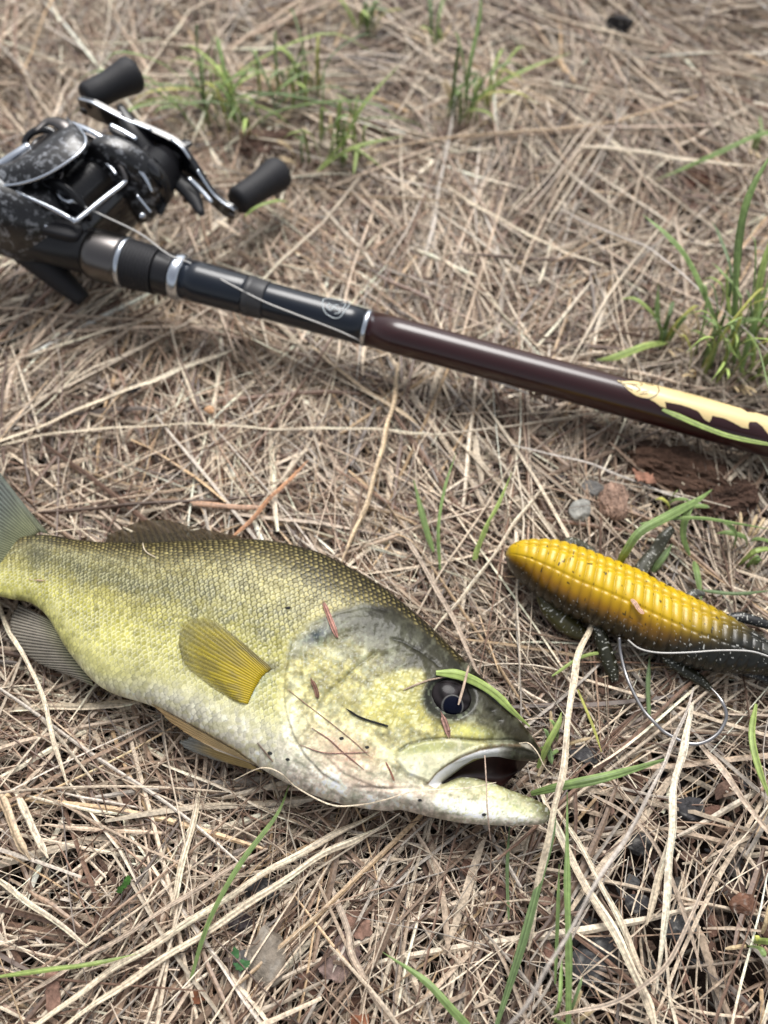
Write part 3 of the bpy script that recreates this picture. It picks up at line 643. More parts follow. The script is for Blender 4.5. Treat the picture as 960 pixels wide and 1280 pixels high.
# ================================================================== THE ROD
RA, RB = P(227, 347, 2.45), P(960, 545, 1.15); RD = unit(RB-RA)
RS = unit(np.cross(RD, [0, 0, 1.0])); RU = np.cross(RS, RD)           # RS towards the viewer side, RU up
def rod_at(u):
    """axis point of the rod whose pixel column is u"""
    lo, hi = -30.0, 60.0
    for _ in range(40):
        m = (lo+hi)/2; p = RA+RD*m
        if PX(p[None])[0][0] < u: lo = m
        else: hi = m
    return RA+RD*lo
def rod_cm(u, rpx):
    p = rod_at(u); return rpx/(FPX/((p-CPOS)@FW))
def band(name, prof, m, parent, seg=56, label=None):
    """prof: list of (pixel column, pixel radius)"""
    A = [(rod_at(u), rod_cm(u, r)) for u, r in prof]
    ang = np.linspace(0, 2*math.pi, seg, endpoint=False)
    V = np.concatenate([c+r*(np.cos(ang)[:, None]*RS+np.sin(ang)[:, None]*RU) for c, r in A])
    n = len(A); F = [tuple(f) for f in grid_faces(n, seg, True).tolist()]+[tuple(range(seg-1, -1, -1)), tuple((n-1)*seg+k for k in range(seg))]
    o = obj(name, V, F, m, parent)
    o.data.polygons.foreach_set('use_smooth', [len(p.vertices) == 4 for p in o.data.polygons])
    if label: o['label'] = label
    return o
def rod_prof_r(u): return float(np.interp(u, [334, 456, 640, 960, 1300], [23.0, 22.6, 22.9, 26.0, 28.0]))
def rod_hit(u, v, lift=0.0):
    r = rod_cm(max(u, 240), rod_prof_r(u))+lift; o = CPOS-RA; d = unit(ray(u, v))
    do = o-RD*(o@RD); dd = d-RD*(d@RD); a = dd@dd; b = 2*do@dd; c = do@do-r*r; D = b*b-4*a*c
    t = (-b-math.sqrt(max(D, 0)))/(2*a); return CPOS+d*t
rod = empty('fishing_rod', RA*[1, 1, 0], 'dark maroon casting rod with black and navy foregrip lying across the straw', 'fishing rod')
band('reel_seat', [(-190, 24), (-60, 27), (40, 27), (116, 27)], M['black'], rod)
band('lock_hood', [(112, 27), (117, 30.5), (124, 32), (150, 32), (156, 31)], M['gun'], rod)
band('trim_ring', [(155, 31), (156, 32.2), (160, 32.2), (161, 31)], M['silver'], rod)
ribs = [(161, 30)]
for k in range(9): ribs += [(162+k*4, 30.3-k*.15), (165+k*4, 30.3-k*.15), (165.4+k*4, 29.2-k*.15)]
band('lock_nut', ribs, M['rubber'], rod)
ribs = []
for k in range(9): ribs += [(198+k*2.3, 27.0), (199.3+k*2.3, 26.4)]
band('seat_thread', ribs, M['black'], rod)
band('trim_ring', [(218, 26), (219, 28.4), (222, 29.2), (228, 29.2), (231, 28), (232, 25.5)], M['silver'], rod, label='broad silver ring at the foot of the navy foregrip')
band('foregrip', [(231, 25.6), (250, 25.8), (285, 25.0), (306, 24.6), (309, 23.5)], M['navy'], rod)
band('grey_collar', [(308.5, 24), (310, 25.6), (316, 25.4), (317, 24.6), (332, 24.2), (334, 23.4)], M['greyband'], rod)
band('winding_check', [(333.5, 23.0)]+[(u, 23.2-(u-340)*.004) for u in range(336, 456, 20)]+[(457, 22.6)], M['navy'], rod)
band('trim_ring', [(455.5, 22.4), (456.5, 23.6), (460.5, 23.6), (461.5, 22.4)], M['silver'], rod)
us = list(range(461, 960, 40))+[960, 1020, 1100, 1200, 1300, 1500]
band('rod_blank', [(u, rod_prof_r(min(u, 1300))) for u in us], M['blank'], rod)
trg = cr([rod_at(20)-RU*.5, rod_at(50)-RU*1.1+RS*.3, rod_at(78)-RU*1.75+RS*.55, rod_at(98)-RU*2.15+RS*.75], 16)
V, F = tube(trg, np.interp(np.linspace(0, 1, 16), [0, .6, 1], [.75, .50, .32]), 16); obj('trigger', V, F, M['rubber'], rod)

def rod_decal(name, poly, m, parent, lift=.012, step=1.1):
    poly = [tuple(p) for p in poly]; us = [p[0] for p in poly]; vs = [p[1] for p in poly]
    gu = np.arange(min(us)-1, max(us)+1, step); gv = np.arange(min(vs)-1, max(vs)+1, step); idx = {}; V = []; F = []
    def vid(i, j):
        if (i, j) not in idx: idx[(i, j)] = len(V); V.append(rod_hit(gu[i], gv[j], lift))
        return idx[(i, j)]
    cu, cv = np.meshgrid(gu[:-1]+step/2, gv[:-1]+step/2, indexing='ij'); ins = inpoly(cu, cv, poly)
    for i in range(len(gu)-1):
        for j in range(len(gv)-1):
            if ins[i, j]: F.append((vid(i, j), vid(i, j+1), vid(i+1, j+1), vid(i+1, j)))
    return obj(name, V, F, m, parent)
def smooth_poly(pts, n=160):
    return [tuple(x) for x in cr(np.array(pts+[pts[0]], float), n)]
def rod_stroke(mb, pts, wpx, lift=.02):
    p = cr(np.array(pts, float), max(6, len(pts)*5)); Q = np.array([rod_hit(a, b, lift) for a, b in p])
    mb.add(*tube(Q, rod_cm(pts[0][0], wpx/2), 6, flat=.35))
art = [(771, 475.5), (780, 476.5), (792, 476), (806, 478.5), (823, 482.0), (850, 488.5), (873, 494.5), (900, 502.5), (927, 510.5), (934, 515), (946, 516), (962, 521), (985, 527),
       (1012, 528), (1004, 545), (1010, 562), (990, 556), (972, 548), (962, 545), (953, 533), (946, 527.5), (937, 527), (935.5, 531), (936, 536), (928, 534.5), (916, 528), (906, 523), (890, 519.5), (889.5, 523.5), (886.5, 528), (880, 524),
       (873, 514), (862, 509.5), (851, 506), (831, 502), (832, 506), (833, 510.5), (825, 507.5), (818, 502), (810, 498), (803, 497), (795, 494.5), (787, 489), (780, 482)]
rod_decal('fish_print', art, M['cream'], rod, step=.55)
inkm = MB()
for pts, wd in (([(772, 477), (781, 480), (790, 480), (797, 481)], 1.0), ([(790, 481), (797, 484), (800, 487), (796, 489)], 1.0), ([(822, 483), (824, 488), (820, 494), (812, 498), (803, 497.5)], 1.1),
                ([(799, 478), (803, 480), (800, 482)], .9), ([(803, 490), (807, 489), (811, 488)], .8), ([(800, 493), (806, 492), (810, 492)], .8), ([(775, 476.4), (783, 483), (791, 488)], .8), ([(806, 479.5), (812, 481), (817, 481.5)], .7)):
    rod_stroke(inkm, pts, wd)
inkm.obj('ink_drawing', M['ink'], rod)
em = MB()
rod_stroke(em, [(404, 374), (403, 382), (407, 391), (416, 397), (424, 397), (430, 390), (437, 380), (434, 377), (420, 374.5), (411, 373), (404, 374)], 1.3)
for pts in ([(411, 379), (409, 384), (413, 388), (416, 384), (411, 379)], [(423, 381), (418, 382), (419, 386), (423, 387), (424, 391), (418, 392)], [(427, 379), (432, 380), (427, 388)]): rod_stroke(em, pts, 1.2)
em.obj('crest_emblem', M['whiteprint'], rod)

# ================================================================== THE REEL
ex = RD; ey = unit(np.array([.52, .85, 0.02])); ez = unit(np.array([-.03, .02, 1.0]))
reel = empty('baitcasting_reel', P(100, 262, 2)*[1, 1, 0], 'black and silver baitcasting reel with carbon pattern side covers clamped on the rod', 'fishing reel')
def rp(name, V, F, m, label=None, smooth=True):
    o = obj(name, V, F, m, reel, smooth=smooth)
    if label: o['label'] = label
    return o
rp('palm_side_cover', *quad_blob(P(26, 270, 3.35), (unit(ex-.1*ez), ey, ez), (2.2, 1.45, 1.80), .75, .85, 40, 60), M['carbon'])
rp('handle_side_cover', *quad_blob(P(153, 226, 3.5), (unit(ex-.25*ez), ey, unit(ez+.25*ex)), (1.70, .62, 1.90), .55, .9, 40, 60), M['carbon'])
rp('frame', *quad_blob(P(88, 268, 2.7), (ex, ey, ez), (2.0, 2.1, 1.25), .35, .5, 30, 50), M['gloss'])
b = MB(); b.add(*quad_blob(P(70, 222, 3.6), (ex, ey, ez), (1.2, 2.0, 1.25), .4, .6, 24, 40)); b.obj('thumb_rest', M['black'], reel)
def tubep(name, pts, r, m, n=40, seg=10, flat=1.0, parent=None, up=None):
    q = cr(PS(pts), n); V, F = tube(q, r, seg, flat=flat, upv=up); return rp(name, V, F, m) if parent is None else obj(name, V, F, m, parent)
# spool
def cyl(c, axis, prof, seg=40):
    """prof: (offset along axis, radius)"""
    axis = unit(np.asarray(axis)); s = unit(np.cross(axis, [0, 0, 1.0])); t_ = np.cross(s, axis); a = np.linspace(0, 2*math.pi, seg, endpoint=False)
    V = np.concatenate([c+axis*h+r*(np.cos(a)[:, None]*s+np.sin(a)[:, None]*t_) for h, r in prof]); n = len(prof)
    F = [tuple(f) for f in grid_faces(n, seg, True).tolist()]+[tuple(range(seg-1, -1, -1)), tuple((n-1)*seg+k for k in range(seg))]
    return V, F
rp('spool', *cyl(P(112, 226, 3.95), ey, [(-1.5, .95), (-1.45, 1.15), (-1.3, 1.15), (-1.25, .8)]+[(x, .8+.03*math.sin(x*60)) for x in np.linspace(-1.2, 1.2, 60)]+[(1.25, .8), (1.3, 1.15), (1.45, 1.15), (1.5, .95)]), M['black'])
# silver edged window
tubep('front_bar', [(91, 277, 4.15), (98, 273, 4.2), (125, 251, 4.3), (150, 232, 4.35), (157, 225, 4.4)], .13, M['silver'], flat=.6)
tubep('window_trim', [(157, 225, 4.4), (154, 215, 4.6), (147, 203, 4.8), (138, 190, 5.0), (122, 176, 5.25), (106, 167, 5.4)], np.linspace(.13, .07, 40), M['gun'])
tubep('window_trim', [(93, 276, 4.15), (84, 271, 4.2), (62, 259, 4.5), (34, 246, 4.8), (8, 233, 5.0)], np.linspace(.12, .06, 40), M['silver'])
tubep('side_trim', [(8, 234, 5.0), (11, 245, 4.8), (22, 257, 4.5), (45, 274, 4.1), (68, 290, 3.7)], .055, M['silver'])
tubep('outer_trim', [(88, 154, 5.35), (105, 160, 5.4), (124, 170, 5.35), (150, 187, 5.1), (168, 205, 4.75), (182, 223, 4.3), (191, 241, 3.8)], np.interp(np.linspace(0, 1, 40), [0, .5, 1], [.13, .13, .06]), M['silver'], flat=.6)
tubep('side_trim', [(171, 244, 4.35), (180, 255, 4.1), (189, 266, 3.8)], .055, M['silver'], 12)
tubep('inner_blade', [(113, 193, 4.7), (125, 196, 4.8), (137, 207, 4.7), (145, 218, 4.6)], np.interp(np.linspace(0, 1, 20), [0, .5, 1], [.06, .17, .05]), M['silver'], 20, flat=.5)
# arched hood
A = cr(PS([(-30, 236, 4.7), (0, 233, 5.0), (28, 229, 5.25), (57, 219, 5.5), (88, 200, 5.7), (104, 186, 5.75), (107, 174, 5.7), (101, 163, 5.55), (88, 154, 5.4)]), 60)
B = cr(PS([(-45, 212, 4.5), (-10, 206, 4.8), (12, 202, 5.2), (30, 190, 5.4), (48, 176, 5.5), (62, 166, 5.55), (72, 160, 5.5), (78, 155, 5.45), (84, 152, 5.3)]), 60)
g = []
for k in range(14):
    f = k/13; g.append(A*(1-f)+B*f+np.array([0, 0, 1])*.28*math.sin(math.pi*f))
for k in range(14):
    f = 1-k/13; g.append(A*(1-f)+B*f-np.array([0, 0, .25]))
V = np.array(g).reshape(-1, 3); F = [tuple(x) for x in grid_faces(28, 60).tolist()]; rp('hood', V, F, M['carbon'])
V, F = tube(A, .06, 8); rp('hood_edge', V, F, M['silver'])
V, F = tube(cr(PS([(44, 164, 5.7), (60, 152, 5.75), (78, 156, 5.75), (88, 170, 5.7), (86, 182, 5.65)]), 30), np.interp(np.linspace(0, 1, 30), [0, .5, 1], [.08, .30, .08]), 12, flat=.5); rp('hood_reflection', V, F, M['gun'])  # gunmetal crescent modelled in place of the hood's bright reflection
a_ = np.linspace(0, 2*math.pi, 40); cc = P(52, 178, 5.3)
V, F = tube(np.array([cc+.62*math.cos(x)*unit(ex+.2*ey)+.50*math.sin(x)*unit(ey*.8+ez*.6) for x in a_]), .14, 8, cap=False); rp('dial_ring', V, F, M['gloss'])
rp('brake_dial', *cyl(P(52, 180, 4.9), unit(ez-.3*ex), [(-.3, .5), (0, .5), (.12, .42), (.14, .3), (.05, .28)]), M['black'])
tubep('rear_bar', [(-15, 214, 4.9), (0, 205, 5.0), (20, 192, 5.2), (37, 181, 5.3)], .2, M['silver'], 16, flat=.6)
# level wind
tubep('level_wind_bar', [(74, 229, 4.3), (92, 217, 4.4), (110, 206, 4.5)], .09, M['silver'], 10)
tubep('level_wind_carriage', [(36, 233, 4.6), (52, 229, 4.6), (74, 224, 4.6), (76, 216, 4.7)], np.linspace(.07, .14, 20), M['gun'], 20)
tubep('level_wind_carriage', [(44, 240, 4.5), (58, 236, 4.5), (76, 229, 4.5)], .08, M['gun'], 20)
tubep('line_guide', [(74, 233, 4.6), (73, 241, 4.5), (79, 249, 4.4), (88, 252, 4.4), (94, 248, 4.4), (90, 241, 4.5), (82, 235, 4.6)], .10, M['silver'], 40)
V, F = quad_blob(P(178, 270, 3.55), (ex, ey, ez), (.13, .13, .13)); rp('frame_screw', V, F, M['silver'])
# drag star, hub and handle
H0 = P(206, 204, 3.5)
rp('drag_hub', *cyl(H0, ey, [(-1.3, 1.15), (-.9, 1.15), (-.85, 1.0), (-.2, .95), (-.1, .75), (.25, .7), (.3, .45)]), M['black'])
rp('spool_cap', *cyl(P(184, 214, 3.7), ey, [(-.5, 1.15), (-.2, 1.2), (-.1, 1.05), (.1, 1.0)]), M['gloss'])
for tip, mid_ in (((149, 131, 4.9), (166, 163, 4.5)), ((137, 158, 4.6), (165, 180, 4.2)), ((253, 269, 2.6), (234, 236, 3.0)), ((240, 178, 3.9), (225, 185, 3.8)), ((200, 268, 2.6), (205, 235, 3.0))):
    q = cr(np.array([H0-ey*.3, P(*mid_), P(*tip)]), 14); V, F = tube(q, np.interp(np.linspace(0, 1, 14), [0, .7, 1], [.55, .32, .12]), 10, flat=.45); rp('drag_star_arm', V, F, M['black'])
tubep('star_highlight', [(138, 156, 4.85), (152, 163, 4.7), (171, 174, 4.5)], .11, M['silver'], 12, flat=.5)
tubep('star_highlight', [(236, 222, 3.5), (250, 236, 3.2), (265, 253, 2.9)], .09, M['silver'], 12, flat=.5)
arm = [(102, 130, 4.75), (125, 140, 4.7), (152, 153, 4.5), (190, 170, 4.2), (219, 186, 3.9), (234, 204, 3.55), (247, 222, 3.1), (263, 243, 2.6), (280, 259, 2.25), (294, 267, 2.05)]
q = cr(PS(arm), 60); wz = np.interp(np.linspace(0, 1, 60), [0, .08, .25, .5, .8, .95, 1], [.30, .42, .34, .55, .30, .36, .25])
V, F = tube(q, wz, 14, flat=1, upv=ey)
q2 = q; t_ = unit(np.gradient(q, axis=0)); sx = unit(np.cross(t_, np.broadcast_to(ey, t_.shape))); n = 60
V = []
for i in range(n):
    for (ky, ks) in ((.13, 1), (.13, -1), (-.13, -1), (-.13, 1)): V.append(q[i]+ey*ky+sx[i]*ks*wz[i])
F = [tuple(f) for f in grid_faces(n, 4, True).tolist()]+[(3, 2, 1, 0), (4*n-4, 4*n-3, 4*n-2, 4*n-1)]
rp('handle_arm', V, F, M['gloss'], smooth=False)
upside = np.sign((sx@ez))[:, None]
for i0, i1 in ((0, 21), (25, 34), (37, 60)):
    qq_ = (q+sx*upside*(wz[:, None]+.015)-ey*.08)[i0:i1]; V, F = tube(qq_, .062, 8, flat=.7); rp('arm_edge', V, F, M['silver'])
for kx, tipx, rr in (((110, 122, 4.75), (167, 92, 4.75), 1.0), ((298, 251, 2.05), (349, 216, 1.75), 1.0)):
    c0 = P(*kx); c1 = P(*tipx); L = np.linalg.norm(c1-c0)
    o = rp('handle_knob', *cyl(c0, c1-c0, [(-.15, .35), (-.1, .52), (.05, .60), (.25*L, .58), (.5*L, .60), (.75*L, .68), (.92*L, .74), (L, .70), (1.06*L, .55), (1.09*L, .3)]), M['rubber'])
for s_ in ((107, 137, 4.75), (291, 268, 2.1)):
    V, F = quad_blob(P(*s_)-ey*.12, (ex, ey, ez), (.16, .07, .16)); rp('arm_screw', V, F, M['gun'])
rp('reel_foot', *quad_blob(rod_at(80)+RU*.95, (RD, RS, RU), (1.0, .42, .22), .5, .5), M['rubber'])
lp = [P(88, 250, 4.45)]+[P(130, 270, 4.0), P(175, 292, 3.6), rod_at(215)+RU*1.02-RS*.1]
for u_, v_ in ((240, 330), (285, 354), (330, 377), (370, 393), (417, 411), (440, 421)): lp.append(rod_hit(u_, v_, .05))
lp += [P(457, 428.5, 1.9), P(500, 442, 1.5), P(560, 458, .9), P(610, 474, .6), P(660, 492, .4)]
V, F = tube(cr(np.array(lp), 120), .034, 6)
o = obj('fishing_line', V, F, M['line']); tag(o, 'thin grey fishing line running from the reel down along the foregrip', 'fishing line')

# ================================================================== THE BAIT
def flecks(u, v, sc, lo, hi, s): return sst(lo, hi, vn(u*sc, v*sc, s))
bait = empty('soft_plastic_bait', P(800, 770, 0)*[1, 1, 0], 'ribbed amber yellow soft plastic creature bait with dark legs lying by the grass', 'fishing lure')
LT = [(632, 692), (636, 685), (645, 680), (660, 677), (694, 677.5), (727, 687), (761, 700), (795, 713), (825, 730), (862, 747), (900, 766), (937, 788), (965, 806), (1010, 826), (1060, 850)]
LB = [(633, 697), (636, 706), (643, 716), (655, 727), (676, 746), (712, 768), (750, 784), (787, 802), (825, 818), (862, 832), (900, 840), (937, 842), (965, 845), (1005, 856), (1050, 870)]
LZ = .98; LH = [.12, .45, .70, .86, .98, 1.02, 1.02, 1.0, .98, .92, .84, .70, .55, .42, .3]
n, m_ = 820, 250
D = cr(np.array([P(*p, LZ) for p in LT]), n); B = cr(np.array([P(*p, LZ) for p in LB]), n); H_ = cr(np.array(LH)[:, None], n)[:, 0]
ang = np.linspace(0, 2*math.pi, m_, endpoint=False)
mid = (D+B)/2; hw = (D-B)/2; cum = np.concatenate([[0], np.cumsum(np.linalg.norm(np.diff(mid, axis=0), axis=1))])
S_, A_ = np.meshgrid(cum, ang, indexing='ij')
gc = math.radians(66); dg_ = np.angle(np.exp(1j*(A_-gc)))
pitch = .335
ph = (S_/pitch+.25*np.abs(dg_)*.6)*2*math.pi
ribm = np.abs(np.sin(ph/2+.5*(fbm(S_*.9, A_*.6, 2, 33)-.5)))**.6*(.8+.4*fbm(S_*1.3, A_, 2, 34))
amp = .052*sst(.25, .8, S_)*sst(cum[-1], cum[-1]-1, S_)
rad = 1+0*S_+(ribm-1)*amp*1.0/ .9
rad = rad-.085*np.exp(-(dg_/.075)**2)*sst(.2, .6, S_)+.02*np.exp(-((np.abs(dg_)-.2)/.1)**2)
rad = rad-.05*np.exp(-((np.abs(dg_)-.75)/.05)**2)*.6
V = mid[:, None]+hw[:, None]*(np.cos(A_)*rad)[..., None]; V[..., 2] += (H_[:, None]*np.sin(A_)*rad)
u, v = PX(V.reshape(-1, 3)); u = u.reshape(n, m_); v = v.reshape(n, m_)
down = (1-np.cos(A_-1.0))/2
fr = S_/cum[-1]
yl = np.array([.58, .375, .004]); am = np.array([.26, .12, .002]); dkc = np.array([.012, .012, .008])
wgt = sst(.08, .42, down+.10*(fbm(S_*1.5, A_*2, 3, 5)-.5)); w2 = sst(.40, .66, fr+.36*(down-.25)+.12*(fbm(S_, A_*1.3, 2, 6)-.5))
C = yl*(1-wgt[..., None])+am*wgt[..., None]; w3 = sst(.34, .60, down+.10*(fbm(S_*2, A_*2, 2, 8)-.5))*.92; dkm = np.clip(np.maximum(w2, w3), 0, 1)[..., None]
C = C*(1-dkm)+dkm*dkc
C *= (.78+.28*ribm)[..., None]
whit = (sst(.72, .86, fr)*sst(.93, .88, fr)*sst(.7, 1, ribm)*np.exp(-((np.abs(dg_)-.42)/.22)**2))[..., None]*.75; C = C*(1-whit)+whit*np.array([.42, .42, .38])  # pale highlights painted on the rib crests of the dark end
xs_, ys_ = S_, A_*.95
fb = (flecks(xs_, ys_, 12, .87, .92, 71)*.9)[..., None]; C = C*(1-fb)+fb*np.array([.03, .02, .005])
fw = (flecks(xs_, ys_, 18, .89, .93, 72)*.8*np.clip(dkm[..., 0]+.02, 0, 1))[..., None]; C = C*(1-fw)+fw*np.array([.65, .65, .60])
F = [tuple(x) for x in grid_faces(n, m_, True).tolist()]+[tuple(range(m_-1, -1, -1)), tuple((n-1)*m_+k for k in range(m_))]
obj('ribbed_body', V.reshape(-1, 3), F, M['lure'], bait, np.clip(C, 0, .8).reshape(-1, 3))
def leg(pts, rads, base=(.020, .020, .010), name='leg', flat=.8, bump=.0):
    q = cr(PS(pts), 160); r = np.interp(np.linspace(0, 1, 160), np.linspace(0, 1, len(rads)), rads); r = r*(1+bump*np.sin(np.linspace(0, 1, 160)*40))
    V, F = tube(q, r, 48, flat=flat); V = np.array(V)
    i = np.repeat(np.arange(160), 48)/8.; a = np.tile(np.arange(48), 160)/5.
    f1 = flecks(i, a, 2.4, .84, .90, 81)[:, None]; c = np.array(base)*(.7+.7*fbm(i, a, 2, 82))[:, None]; c = c*(1-f1)+f1*np.array([.62, .62, .55])
    return obj(name, V, F, M['lure'], bait, c)
leg([(676, 742, .75), (688, 760, .5), (706, 778, .35), (722, 789, .3), (738, 796, .25)], [.20, .36, .38, .30, .12], (.05, .045, .014))
leg([(744, 770, .7), (750, 792, .65), (757, 815, .45), (764, 836, .3), (769, 852, .2)], [.16, .22, .26, .25, .12])
leg([(826, 812, .7), (838, 826, .6), (856, 838, .45), (875, 850, .4), (889, 862, .35)], [.14, .20, .22, .18, .10])
leg([(795, 722, .6), (806, 705, .5), (818, 690, .5), (830, 672, .7), (840, 660, .8)], [.25, .25, .22, .22, .12], (.06, .06, .04))
leg([(700, 690, .5), (712, 679, .4), (728, 683, .3), (748, 695, .3)], [.2, .22, .2, .1], (.05, .05, .03))
leg([(856, 752, .9), (868, 742, .9), (880, 742, .8)], [.18, .16, .08], (.06, .06, .05))
leg([(905, 775, .9), (925, 772, 1.0), (950, 778, 1.0), (985, 790, .9)], [.16, .2, .18, .1], (.015, .015, .015), 'claw')
leg([(930, 838, .5), (955, 846, .4), (990, 862, .3)], [.2, .2, .1], (.015, .015, .015), 'claw')
V, F = tube(cr(PS([(774, 797, 1.0), (775, 812, .8), (780, 835, .7), (786, 853, .7), (795, 872, .65), (805, 889, .6), (817, 902, .6), (828, 913, .55), (841, 921, .55), (856, 928, .55), (870, 930, .6), (884, 926, .7), (897, 917, .8), (905, 905, .9), (908, 894, 1.0), (904, 880, 1.1), (897, 869, 1.1), (889, 860, 1.1)]), 140), np.concatenate([np.full(125, .062), np.linspace(.062, .008, 15)]), 10)
obj('hook', V, F, M['steel'], bait)
V, F = tube(cr(PS([(785, 800, 1.2), (800, 811, 1.5), (825, 816, 1.7), (862, 815.5, 1.85), (900, 813, 1.9), (937, 814, 1.9), (962, 821, 1.8), (1000, 835, 1.5)]), 60), .030, 6)
o = obj('leader_line', V, F, M['line']); tag(o, 'pale leader line stretched over the dark end of the yellow bait', 'fishing line')

# ================================================================== STALKS, BLADES, STONES
def strip(pts, w, col, m, name, label=None, cat=None, parent=None, K=22, fold=.3, roll=0.0, taper=(.7, .5), var=.12, group=None, two=True, PTS=None, drop=0.0, wob=0.0, streak=.22, NP=7):
    PT = cr(PS(pts) if PTS is None else PTS, K); t = np.linspace(0, 1, K)
    seed = int(abs(PT[0, 0]*131+PT[-1, 1]*57+w*991)) % 9973; rs = np.random.default_rng(seed)
    L = np.linalg.norm(PT[-1]-PT[0])
    W = w*np.minimum(1, np.minimum(taper[0]+t*6*(1-taper[0]), taper[1]+(1-t)*(3.0 if taper[1] < .2 else 8)*(1-taper[1])))
    W = W*(1+.10*np.sin(t*L*rs.uniform(1, 3)+rs.uniform(0, 6)))
    T = unit(np.gradient(PT, axis=0)); S = unit(np.cross(T, [0, 0, 1.0])); Bn = np.cross(S, T)
    if wob: PT = PT+S*(wob*np.sin(t*L*1.1+rs.uniform(0, 6))+wob*.5*np.sin(t*L*2.7+rs.uniform(0, 6)))[:, None]
    PT = PT-np.array([0, 0, drop])
    rl = roll+.35*np.sin(t*L*.35+rs.uniform(0, 6))*(1 if wob else 0)
    S2 = np.cos(rl)[:, None]*S+np.sin(rl)[:, None]*Bn; B2 = -np.sin(rl)[:, None]*S+np.cos(rl)[:, None]*Bn; h = (W/2)[:, None]
    xs = np.linspace(-1, 1, NP); rag = rs.uniform(-1, 1, NP)
    upp = [(x, fold*(1-abs(x))**.8+.10*streak*4*rs.uniform(-.5, .5)) for x in xs]; low = [(x, fold*(1-abs(x))**.8-.30) for x in xs[::-1]][1:-1]
    prof = upp+low; m_ = len(prof)
    V = np.stack([PT+S2*h*a+B2*h*b_ for a, b_ in prof], 1)
    if wob:                                            # frayed ends
        fr_ = np.concatenate([rag, rag[::-1][1:-1]]); V[0] += T[0]*fr_[:, None]*w*.9; V[-1] += T[-1]*fr_[::-1][:, None]*w*.9
    V = V.reshape(-1, 3)
    st = 1+streak*rs.uniform(-1.3, 1, m_)
    c = np.array(col)*(1+var*np.sin(t*L*2.2+seed)*.6)[:, None]; c = np.repeat(c, m_, 0)*np.tile(st, K)[:, None]
    kk_, jj_ = np.repeat(np.arange(K), m_), np.tile(np.arange(m_), K)
    c = c*(.72+.56*vn(kk_*L/K*1.6+seed, jj_*.9, 3))[:, None]
    if wob: sp_ = sst(.76, .86, vn(kk_*L/K*5+seed, jj_*.5+.3, 5))[:, None]*.6; c = c*(1-sp_)+sp_*np.array([.10, .07, .05])
    F = [tuple(x) for x in grid_faces(K, m_, True).tolist()]+[tuple(range(m_-1, -1, -1)), tuple((K-1)*m_+k for k in range(m_))]
    o = obj(name, V, F, m, parent, np.clip(c, 0, .8), smooth=False)
    if label: tag(o, label, cat, group)
    return o
PALE = (.66, .55, .40); TAN = (.52, .39, .25); ORG = (.42, .20, .09); GREY = (.44, .39, .34); MIDC = (.46, .36, .27)
